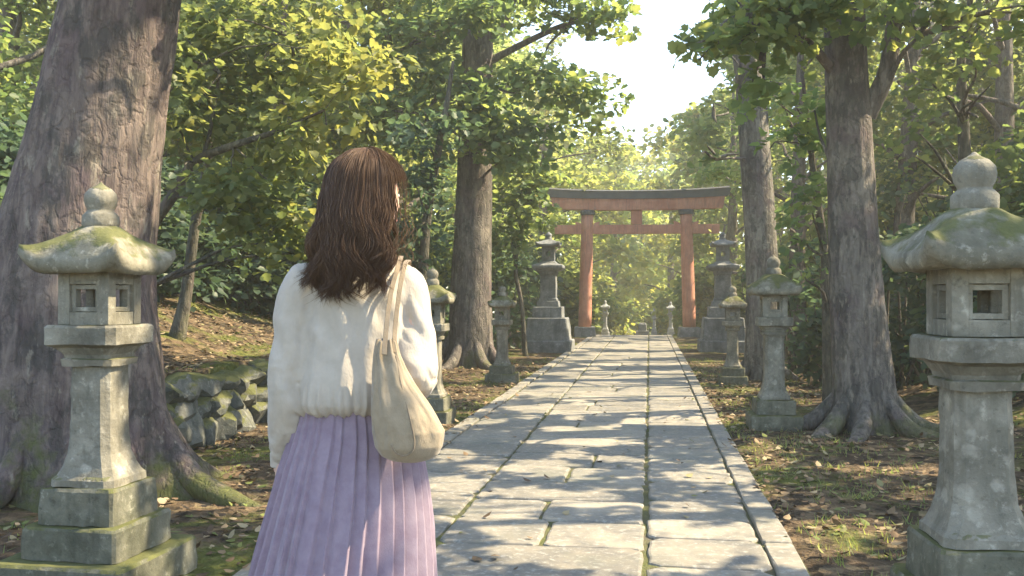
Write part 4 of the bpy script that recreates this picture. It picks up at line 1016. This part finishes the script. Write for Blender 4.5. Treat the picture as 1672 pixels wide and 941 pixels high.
def remesh(bm, vox, smooth_it=6, fac=.5):
    bmesh.ops.recalc_face_normals(bm, faces=bm.faces[:])
    me = bpy.data.meshes.new('tmp'); bm.to_mesh(me); bm.free()
    o = bpy.data.objects.new('tmp', me); COL.objects.link(o)
    m = o.modifiers.new('r', 'REMESH'); m.mode = 'VOXEL'; m.voxel_size = vox; m.use_smooth_shade = True
    if smooth_it:
        s = o.modifiers.new('s', 'SMOOTH'); s.iterations = smooth_it; s.factor = fac
    dg = bpy.context.evaluated_depsgraph_get(); me2 = bpy.data.meshes.new_from_object(o.evaluated_get(dg))
    bpy.data.objects.remove(o); bpy.data.meshes.remove(me); return me2
def arr(me):
    a = np.empty(len(me.vertices)*3, np.float32); me.vertices.foreach_get('co', a)
    b = np.empty(len(me.vertices)*3, np.float32); me.vertices.foreach_get('normal', b)
    return a.reshape(-1, 3).astype(float), b.reshape(-1, 3).astype(float)
def put(me, co): me.vertices.foreach_set('co', co.astype(np.float32).ravel()); me.update()

HC = np.array([U(600), .0, Z(320)]); FA = R(51)         # head centre; face azimuth from 'away' towards the right
fd = np.array([math.sin(FA), math.cos(FA), 0]); sd = np.array([math.cos(FA), -math.sin(FA), 0])   # face forward, her right
# head
bm = bmesh.new(); bmesh.ops.create_uvsphere(bm, u_segments=64, v_segments=48, radius=1)
for v in bm.verts:
    x, y, z = v.co                      # x her right, y forward, z up
    hx, hy, hz = .070, .088, .112
    if z < 0:
        tt = -z; k = 1-.30*tt**1.6; X = x*hx*k; Y = y*hy*(1-.12*tt)+(.012*tt if y > 0 else -.0+.03*tt); Zz = z*.108
    else: X = x*hx; Y = y*hy-(.006*z); Zz = z*.100
    f = max(0, y)
    def gs(cx, cz, sx, sz): return math.exp(-((x*hx-cx)/sx)**2-((Zz-cz)/sz)**2)*f
    Y += .020*gs(0, -.022, .011, .014)+.010*gs(0, -.002, .008, .022)-.008*gs(.03, .004, .016, .011)-.008*gs(-.03, .004, .016, .011)
    Y += .005*gs(0, -.052, .018, .006)+.005*gs(0, -.064, .016, .006)-.004*gs(0, -.058, .02, .003)+.007*gs(0, -.092, .016, .012)
    v.co = Vector(HC+sd*X+fd*Y+np.array([0, 0, Zz]))
# neck, torso, hips
nb = (U(596), -.005)
tube_bm(bm, [(nb[0], .0, Z(450), .056), (nb[0], .0, Z(420), .050), (HC[0], .005, Z(395), .050), (HC[0]+.005, .012, Z(350), .05)], 20, 10)
rings_bm(bm, [(U(592), .0, Z(450), .085, .05), (U(588), .0, Z(480), .112, .068), (U(584), 0, Z(560), .105, .072), (U(584), 0, Z(640), .095, .07), (U(582), 0, Z(700), .125, .085), (U(578), 0, Z(760), .14, .10), (U(575), 0, Z(800), .13, .09)], 28, 2.2)
for s, px in ((-1, 545), (1, 610)):
    h = U(px)
    tube_bm(bm, [(h, 0, Z(770), .085), (h, .01, .60, .066), (h, .01, .44, .048), (h, -.005, .32, .05), (h, .0, .12, .033), (h, .0, .05, .036)], 18, 20)
    ball_bm(bm, Vector((h, .055, .035)), (.042, .115, .035))
# arms
SHL = (-.128, .0, Z(466)); ELL_ = (U(485), -.02, Z(610)); WRL = (U(462), .055, Z(752))
SHR = (U(668), .0, Z(466)); ELR = (U(679), -.06, Z(610)); WRR = (U(662), .19, Z(600))
for a, e, w in ((SHL, ELL_, WRL), (SHR, ELR, WRR)):
    tube_bm(bm, [(*a, .036), (*(np.array(a)*.5+np.array(e)*.5), .034), (*e, .032), (*(np.array(e)*.5+np.array(w)*.5), .031), (*w, .021)], 14, 18)
def hand(bm, w, d, palmn, thumbdir, curl):
    """w wrist, d pointing direction, palmn palm normal, thumbdir side of the thumb"""
    w = np.asarray(w, float); d = unit(np.asarray(d, float)); pn = unit(np.asarray(palmn, float)); td = unit(np.asarray(thumbdir, float))
    tube_bm(bm, [(*(w-d*.02), .021), (*(w+d*.01), .022), (*(w+d*.03), .024)], 12, 6)
    for k, off in enumerate((-.024, -.008, .008, .024)):
        tube_bm(bm, [(*(w+td*off*.6), .015), (*(w+d*.04+td*off), .0145), (*(w+d*.082+td*off), .0115)], 10, 8)
        Lf = (.058, .070, .075, .066)[k]; p = w+d*.08+td*off; dd = d.copy(); pts = [(*(p-d*.02), .0095), (*p, .0095)]
        for j, q in enumerate((.42, .33, .25)):
            ang = curl*(1, 1.2, .8)[j]; dd = unit(dd*math.cos(ang)+pn*math.sin(ang)); pn2 = pn
            p = p+dd*Lf*q; pts.append((*p, .0088-.0009*j))
            pn = unit(pn2-dd*(pn2 @ dd))
        tube_bm(bm, pts, 9, 14); pn = unit(np.asarray(palmn, float))
    p = w+d*.022+td*.02
    tube_bm(bm, [(*(w+d*.01), .013), (*(p+td*.01), .0125), (*(p+td*.024+d*.026+pn*.006), .0105), (*(p+td*.028+d*.05+pn*.014), .009), (*(p+td*.027+d*.062+pn*.018), .006)], 9, 12)
hand(bm, WRL, (.02, .05, -1), (1, .1, 0), (.1, 1, 0), .28)
hand(bm, WRR, (-.75, .62, .05), (0, -.3, -1), (-.3, .3, 1), .45)
me = remesh(bm, .0042, 3)
link('body', me, M['skin'], Wm)
for s in (-1, 1):
    bm = bmesh.new(); c = HC+sd*s*.029+fd*.0665+np.array([0, 0, .004]); ball_bm(bm, Vector(c), (.0115, .0115, .0085)); from_bm('eye', bm, M['eye'], Wm, True)
    bm = bmesh.new(); c2 = c+fd*.0085; ball_bm(bm, Vector(c2), (.0062, .0036, .0062)); from_bm('iris', bm, M['shoe'], Wm, True)
    bm = bmesh.new(); h = U(545 if s < 0 else 610); ball_bm(bm, Vector((h, .06, .034)), (.046, .125, .036)); from_bm('shoe', bm, M['shoe'], Wm, True)

for s in (-1, 1):
    pts = [(*(HC+sd*s*x_+fd*(y_)+np.array([0, 0, z_])), r_) for x_, y_, z_, r_ in ((.013, .089, .022, .0018), (.026, .084, .0265, .0024), (.038, .075, .025, .002), (.046, .066, .020, .0008))]
    tubes_object('eyebrow', [tube(pts, 6, 12, 0, 0)], M['shoe'], Wm)
pts = [(*(HC+sd*x_+fd*y_+np.array([0, 0, z_])), r_) for x_, y_, z_, r_ in ((-.021, .077, -.058, .001), (-.010, .086, -.0575, .0042), (0, .089, -.058, .0046), (.010, .086, -.0575, .0042), (.021, .077, -.058, .001))]
tubes_object('lips', [tube(pts, 8, 14, 0, 0)], M['lip'], Wm)
# blouse: body + sleeves grown together, then folded
bm = bmesh.new()
rings_bm(bm, [(U(576), 0, Z(673), .128, .088), (U(574), -.004, Z(668), .136, .098), (U(573), -.008, Z(656), .142, .108), (U(573), -.008, Z(630), .140, .108), (U(576), -.004, Z(580), .136, .100), (U(583), 0, Z(520), .138, .098), (U(587), 0, Z(480), .136, .092), (U(590), 0, Z(458), .122, .078), (U(594), .0, Z(442), .096, .066), (U(597), .0, Z(428), .072, .06), (U(598), .0, Z(416), .058, .055)], 48, 2.3)
tube_bm(bm, [(-.10, 0, Z(462), .05), (-.143, .0, Z(470), .058), (U(485), -.005, Z(530), .052), (U(476), -.02, Z(600), .049), (U(472), -.008, Z(660), .049), (U(472), .03, Z(715), .046), (U(466), .045, Z(738), .037), (U(463), .053, Z(750), .027), (U(462), .056, Z(758), .029)], 28, 40)
tube_bm(bm, [(.09, 0, Z(459), .05), (U(666), .0, Z(471), .054), (U(673), -.012, Z(530), .052), (U(677), -.05, Z(585), .052), (U(679), -.07, Z(610), .051), (U(676), -.02, Z(622), .050), (U(668), .10, Z(612), .050), (U(664), .165, Z(602), .036), (U(662), .19, Z(600), .026), (U(661), .20, Z(600), .028)], 28, 44)
me = remesh(bm, .0055, 8)
co, no = arr(me)
x, y, z = co.T
ang = np.arctan2(y, x-U(578))
hem = np.exp(-((z-Z(660))/.05)**2)*(np.abs(x-U(576)) < .17)
arm = (x < U(492)) | (x > U(650))
fold = (fbm(x*9+z*5, y*9, z*6, 3, 3)-.5)*.006
fold += hem*(.006*np.sin(ang*34+4*fbm(x*20, y*20, 0, 4))+.004*np.sin(ang*61))*.8
diag = np.abs(np.sin((z*1.0+np.abs(x-U(588))*1.5+.05*fbm(x*10, y*10, z*10, 8))*46))
fold += -.003*(1-diag)**2*np.exp(-((np.abs(x-U(588))-.12)/.05)**2)*(z > Z(560))
fold += .0045*np.sin(ang*11+5*fbm(x*7, y*7, z*2.2, 14))*np.clip((Z(470)-z)/.12, 0, 1)*(np.abs(x-U(576)) < .17)*.8
fold += .004*(np.abs(np.sin((x*.9+z*.55)*48+4*fbm(x*6, y*6, z*6, 15)))**3-.3)*np.exp(-((z-Z(520))/.09)**2)
fold += arm*.0035*np.sin(z*30+x*55+5*fbm(x*9, y*9, z*5, 16))
elb = np.exp(-((z-Z(625))/.05)**2)*(x > U(640))+.8*np.exp(-((z-Z(725))/.045)**2)*(x < U(492))+.5*np.exp(-((z-Z(610))/.06)**2)*(x < U(492))
fold += elb*.0038*np.sin((z+.5*y+.3*fbm(x*14, y*14, z*14, 9))*95)
co = co+no*fold[:, None]
put(me, co)
o = link('blouse', me, M['blouse'], Wm)
sm = o.modifiers.new('soft', 'SMOOTH'); sm.iterations = 2; sm.factor = .5

for nm, w_, dr in (('left', WRL, (.02, .05, -1)), ('right', WRR, (-.75, .62, .05))):
    dv = unit(np.array(dr)); a_ = np.array(w_)-dv*.006
    v_ = tube([(*(a_-dv*.012), .0275), (*(a_-dv*.010), .0305), (*(a_+dv*.012), .0300), (*(a_+dv*.022), .0295), (*(a_+dv*.024), .0265)], 60, 14, 0, 0)
    tubes_object('cuff', [v_], M['blouse'], Wm)
# pleated skirt
rows = [(672, 487, 668), (690, 482, 675), (720, 473, 684), (757, 460, 691), (800, 448, 698), (850, 434, 703), (900, 421, 706), (941, 410, 708), (1010, 392, 712), (1090, 372, 716)]
zs = np.array([Z(r[0]) for r in rows])[::-1]; xl = np.array([U(r[1]) for r in rows])[::-1]; xr = np.array([U(r[2]) for r in rows])[::-1]
NP = 34; n = NP*14; nz_ = 90; zz = np.linspace(Z(1090), Z(672)+.012, nz_)
V = np.zeros((nz_, n, 3)); a = np.linspace(0, 2*np.pi, n, endpoint=False)
for i, z_ in enumerate(zz):
    l, r = np.interp(z_, zs, xl), np.interp(z_, zs, xr); dn = np.clip((Z(672)-z_)/.45, 0, 1.5)
    wob = .10*np.sin(3*a+1.0+dn*.6)*dn*.25+.16*(fbm(np.cos(a)*1.5, np.sin(a)*1.5, z_*2.2, 61)-.5)*dn*.6
    ph = a*NP/(2*np.pi)+.35*fbm(np.cos(a)*2.5, np.sin(a)*2.5, z_*1.3, 62)*dn+.5*vn(np.cos(a)*6, np.sin(a)*6, 0, 63); u = ph % 1
    saw = np.where(u < .84, u/.84, (1-u)/.16)
    pl = (saw-.5)*(.006+.014*min(dn, 1.1))
    k = 1+wob
    V[i, :, 0] = (l+r)/2+np.cos(a)*((r-l)/2*k+pl); V[i, :, 1] = -.004+np.sin(a)*((.088+.10*dn)*k+pl); V[i, :, 2] = z_
i = np.arange(nz_-1)[:, None]*n; j = np.arange(n)[None]; j2 = (j+1) % n
me = np_mesh('skirt', V, np.stack([i+j, i+j2, i+n+j2, i+n+j], -1), np.full((nz_-1)*n, 4)); me.shade_smooth()
link('skirt', me, M['skirt'], Wm)

# hair
HV = []; HT_ = []
def torso_back(u, z): return -np.interp(z, [Z(520), Z(480), Z(458), Z(442), Z(428)], [.103, .098, .084, .066, .04])*np.sqrt(max(0, 1-min(1, abs(u-U(588))/.175)**2.3))
bdir = -fd; sdir = -sd       # back of head, her left
RX, RY, RZ = .090, .110, .106
HT = HC+np.array([0, 0, .012])
def lock(az, tip, wav, ph, pull=.25, bulge=1.0, curl=0.0):
    """guide of one lock; az: angle round the head from its back, + towards her left"""
    pts = []
    for th in np.linspace(R(5), R(86), 9):
        d = math.sin(th)*(math.cos(az)*bdir*RY+math.sin(az)*sdir*RX)*bulge*(1+.06*math.sin(th))
        pts.append(HT+d+np.array([0, 0, RZ*math.cos(th)*bulge]))
    z0 = pts[-1][2]; m = 15
    for k in range(1, m+1):
        s = k/m; z = z0+(tip-z0)*s
        da = az*(1-(pull if az > 0 else -.06)*s); d = (math.cos(da)*bdir*RY+math.sin(da)*sdir*RX)*1.06*bulge
        bell = np.interp(z, [1.17, 1.22, 1.29, 1.36, 1.43, 1.50], [1.02, 1.10, 1.17, 1.12, 1.05, 1.0])
        p = HT+d*bell; p = p+np.array([-.010*s, -.022*s, 0]); p[2] = z
        w = wav*min(1, s*1.5)**1.3
        p = p+np.array([math.sin(z*58+ph), math.cos(z*50+ph*1.7)*.7, 0])*w
        hk = max(0, (s-.72)/.28)**2
        p = p+np.array([curl, -abs(curl)*.5, abs(curl)*.35])*hk
        if z < Z(424): p[1] = min(p[1], torso_back(p[0], z)-.010)
        pts.append(p)
    return np.array(pts)
def strand(Pts, r, n=4, tn=.4, taper=(.5, .9, 1, .85, .5, .08)):
    q = spline([(*p, 0) for p in Pts], 34)[:, :3]; tg = unit(np.gradient(q, axis=0))
    ref = np.where(np.abs(tg[:, 2:3]) > .75, np.array([[1.0, 0, 0]]), np.array([[0, 0, 1.0]]))
    ref = np.broadcast_to(np.array([.62, .78, .1]), tg.shape)
    e1 = unit(ref-tg*np.sum(ref*tg, 1, keepdims=True)); e2 = np.cross(tg, e1)
    rad = r*np.interp(np.linspace(0, 1, 34), [0, .12, .5, .8, .93, 1], taper); a = np.linspace(0, 2*np.pi, n, endpoint=False)
    HV.append(q[:, None]+rad[:, None, None]*(np.cos(a)[None, :, None]*e1[:, None]+np.sin(a)[None, :, None]*e2[:, None])); HT_.append(tn)
def bundle(gd, width, cnt, r0, r1, tn, spreadtip=.25):
    N_ = len(gd); s = np.linspace(0, 1, N_)
    env = np.interp(s, [0, .3, .6, .85, 1], [.9, 1.15, 1, .62, spreadtip])
    for k in range(cnt):
        o = rng.normal(0, 1, 3)*width*.55; o[2] *= .4; w2 = rng.normal(0, .0022, 3)
        ph = rng.uniform(0, 6.28); cut = rng.uniform(.93, 1.0) if k else 1
        OO = o*env[:, None]; rd = unit(gd-HT); OO = OO-rd*np.sum(OO*rd, 1, keepdims=True)*np.interp(s, [0, .45, .75, 1], [.92, .9, .45, .2])[:, None]
        g_ = gd+OO+np.sin(s*9+ph)[:, None]*w2
        M_ = max(4, int(N_*cut)); strand(g_[:M_], rng.uniform(r0, r1), 3, np.clip(tn+rng.normal(0, .13), 0, 1))
def tipz(az): return 1.168+.075*(abs(az+R(28))/R(100))**1.4
AZR, AZL = R(-82), R(118)
for k in range(230):
    az = AZR+(AZL-AZR)*((k*.618034) % 1)
    tn = np.clip(rng.normal(.42, .07), .02, 1)
    bundle(lock(az, tipz(az)+rng.choice([rng.uniform(-.012, .02), rng.uniform(-.005, .03), rng.uniform(.03, .10)]), rng.uniform(.010, .018), 2.6*math.sin(az*2.6)+rng.normal(0, .55), rng.uniform(.1, .3), rng.normal(.995, .005), rng.choice([-1, 1])*rng.uniform(.014, .045)), rng.uniform(.009, .013), 22, .0007, .0013, tn, .10)
for k in range(2600):
    az = AZR+(AZL-AZR)*((k*.618034) % 1); strand(lock(az, tipz(az)+rng.uniform(.03, .14), rng.uniform(.008, .014), 2.6*math.sin(az*2.6)+rng.normal(0, .6), .25, rng.uniform(.996, 1.016), rng.normal(0, .007)), rng.uniform(.0006, .0010), 3, np.clip(rng.normal(.5, .12), 0, 1))
for k in range(40):           # loose hairs at the outline
    az = rng.choice([R(-98), R(105)])+rng.normal(0, .2); strand(lock(az, 1.27+rng.normal(0, .03), .016, rng.uniform(0, 6.28), .05, rng.uniform(1.03, 1.09), rng.normal(0, .03)), .0006, 3, .9)
for k in range(80):          # fringe swept forward over the brow, longer at the temples
    off = -1+2*((k*.618034) % 1); az = R(180)+R(84)*off; P = []
    end = R(64)+R(40 if off < 0 else 22)*abs(off)**1.5+rng.normal(0, .05); bl_ = rng.uniform(.97, 1.03)
    for th in np.linspace(R(5), end, 13):
        s = th/R(90); d = math.sin(th)*(math.cos(az+.18*s)*bdir*(RY+.006*s)+math.sin(az+.18*s)*sdir*(RX+.002))*bl_
        P.append(HT+d+np.array([0, 0, RZ*math.cos(th)*bl_-.012*s*s]))
    bundle(np.array(P), .007, 16, .0006, .0012, np.clip(rng.normal(.45, .07), 0, 1), .2)
for k in range(22):           # face framing side locks
    az = rng.uniform(R(94), R(124)) if k > 4 else -rng.uniform(R(86), R(93)); bundle(lock(az, rng.uniform(1.29, 1.34), .008, rng.uniform(0, 6.28), .12, rng.uniform(.97, 1.02), rng.choice([-1, 1])*.018), .004, 5, .0006, .0014, .65)
# scalp cap under the locks
cap = []
for th in np.linspace(R(4), R(104), 14):
    ring = []
    for k in range(40):
        az = R(-100)+R(222)*k/39
        d = math.sin(th)*(math.cos(az)*bdir*RY+math.sin(az)*sdir*RX)*.955; ring.append(HT+d+np.array([0, 0, RZ*math.cos(th)*.955]))
    cap.append(ring)
o = tubes_object('hair', HV, M['hair'], Wm)
fattr(o.data, 'rnd', np.concatenate([np.full(t_.shape[0]*t_.shape[1], tn) for t_, tn in zip(HV, HT_)]), 'POINT')
cap = np.array(cap); k, n, _ = cap.shape
for ring in cap: pass
ii = (np.arange(k-1)[:, None]*n+np.arange(n-1)[None]).ravel()
me = np_mesh('hair_cap', cap, np.stack([ii, ii+1, ii+n+1, ii+n], -1), np.full(len(ii), 4)); fattr(me, 'rnd', np.full(k*n, .12), 'POINT'); me.shade_smooth()
link('scalp', me, M['hair'], Wm)

# ------------------------------------------------------------------ shoulder bag
Bg = thing('shoulder_bag', 'soft tan canvas bag with long straps hanging from the right shoulder of the woman', 'bag', (WX.x, WX.y, wz), VA)
rows = [(736, 650, 680, .020), (733, 634, 694, .034), (726, 620, 706, .045), (712, 611, 713, .056), (690, 607, 715, .062), (668, 606, 704, .060), (645, 606, 690, .055), (620, 607, 672, .046), (595, 608, 658, .036), (572, 609, 648, .026), (558, 611, 645, .020), (552, 613, 643, .017)]
yc = -.17
zs = np.array([Z(r[0]) for r in rows]); l = np.array([U(r[1]) for r in rows]); r_ = np.array([U(r[2]) for r in rows]); h = np.array([r[3] for r in rows])
nz_, n = 80, 120; zz = np.linspace(zs[0], zs[-1], nz_); a = np.linspace(0, 2*np.pi, n, endpoint=False); V = np.zeros((nz_, n, 3))
for i, z_ in enumerate(zz):
    L_, R__, H_ = np.interp(z_, zs, l), np.interp(z_, zs, r_), np.interp(z_, zs, h); up = (z_-zs[0])/(zs[-1]-zs[0])
    c, s = np.cos(a), np.sin(a); p = 2.4; X = np.sign(c)*np.abs(c)**(2/p); Y = np.sign(s)*np.abs(s)**(2/p)
    wr = .0045*np.sin(a*9+2.2*fbm(c*2, s*2, z_*5, 71))*np.clip(up*1.25-.12, 0, 1)+.036*(fbm(c*1.7+4, s*1.7, z_*8, 72)-.5)*np.sin(np.pi*up)
    lean = .03*up*up
    V[i, :, 0] = (L_+R__)/2+X*((R__-L_)/2+wr*.5); V[i, :, 1] = yc+lean+Y*(H_+wr); V[i, :, 2] = z_+.004*np.sin(a*4)*up
i = np.arange(nz_-1)[:, None]*n; j = np.arange(n)[None]; j2 = (j+1) % n
me = np_mesh('pouch', V, np.concatenate([np.stack([i+j, i+j2, i+n+j2, i+n+j], -1).ravel(), np.arange(n)[::-1], (nz_-1)*n+np.arange(n)]), np.concatenate([np.full((nz_-1)*n, 4), [n, n]])); me.shade_smooth()
link('pouch', me, M['bag'], Bg)
# seam of the base panel, a thin raised cord following the pouch
def on_pouch(px, py, proud=.0015):
    z_ = Z(py); L_, R__, H_ = np.interp(z_, zs[::1], l), np.interp(z_, zs, r_), np.interp(z_, zs, h); up = (z_-zs[0])/(zs[-1]-zs[0])
    k = np.argmin(np.abs(zz-z_)); ring = V[k]; fr = ring[ring[:, 1] < yc+.03*up*up]; q = fr[np.argmin(np.abs(fr[:, 0]-U(px)))]
    return (U(px), q[1]-proud, z_)
sm = [(642, 575), (650, 620), (662, 668), (668, 700), (664, 716), (652, 722), (640, 716), (634, 704)]
pts = [(*on_pouch(*q), .0016) for q in sm]
tubes_object('seam', [tube(pts, 6, 40, 0, 0)], M['strap'], Bg)
def ribbon(pts, w, th, dirs=None, n=60):
    c = spline([(*p, 0) for p in pts], n)[:, :3]; tg = unit(np.gradient(c, axis=0)); bm = bmesh.new(); prev = None
    for q, t_ in zip(c, tg):
        side = unit(np.cross(t_, np.array([.25, -1.0, .25]) if abs(t_[2]) > .5 else np.array([0, 0, 1.0])))
        nn = np.cross(side, t_)
        r = [bm.verts.new(q+side*sx*w+nn*sy*th) for sx, sy in ((-1, -1), (1, -1), (1, 1), (-1, 1))]
        if prev:
            for k in range(4): bm.faces.new((prev[k], prev[(k+1) % 4], r[(k+1) % 4], r[k]))
        else: bm.faces.new(r[::-1])
        prev = r
    bm.faces.new(prev); return bm
from_bm('strap', ribbon([(U(624), -.185, Z(572)), (U(627), -.160, Z(540)), (U(632), -.125, Z(500)), (U(638), -.108, Z(468)), (U(646), -.088, Z(441)), (U(652), -.045, Z(423)), (U(655), .01, Z(421)), (U(656), .07, Z(445)), (U(655), .115, Z(480)), (U(650), .11, Z(560))], .0056, .002), M['strap'], Bg)
from_bm('strap', ribbon([(U(640), -.165, Z(570)), (U(641), -.142, Z(540)), (U(645), -.118, Z(505)), (U(650), -.104, Z(470)), (U(656), -.083, Z(443)), (U(661), -.045, Z(429)), (U(668), .01, Z(427)), (U(668), .065, Z(450)), (U(666), .10, Z(480)), (U(664), .10, Z(560))], .0052, .002), M['strap'], Bg)
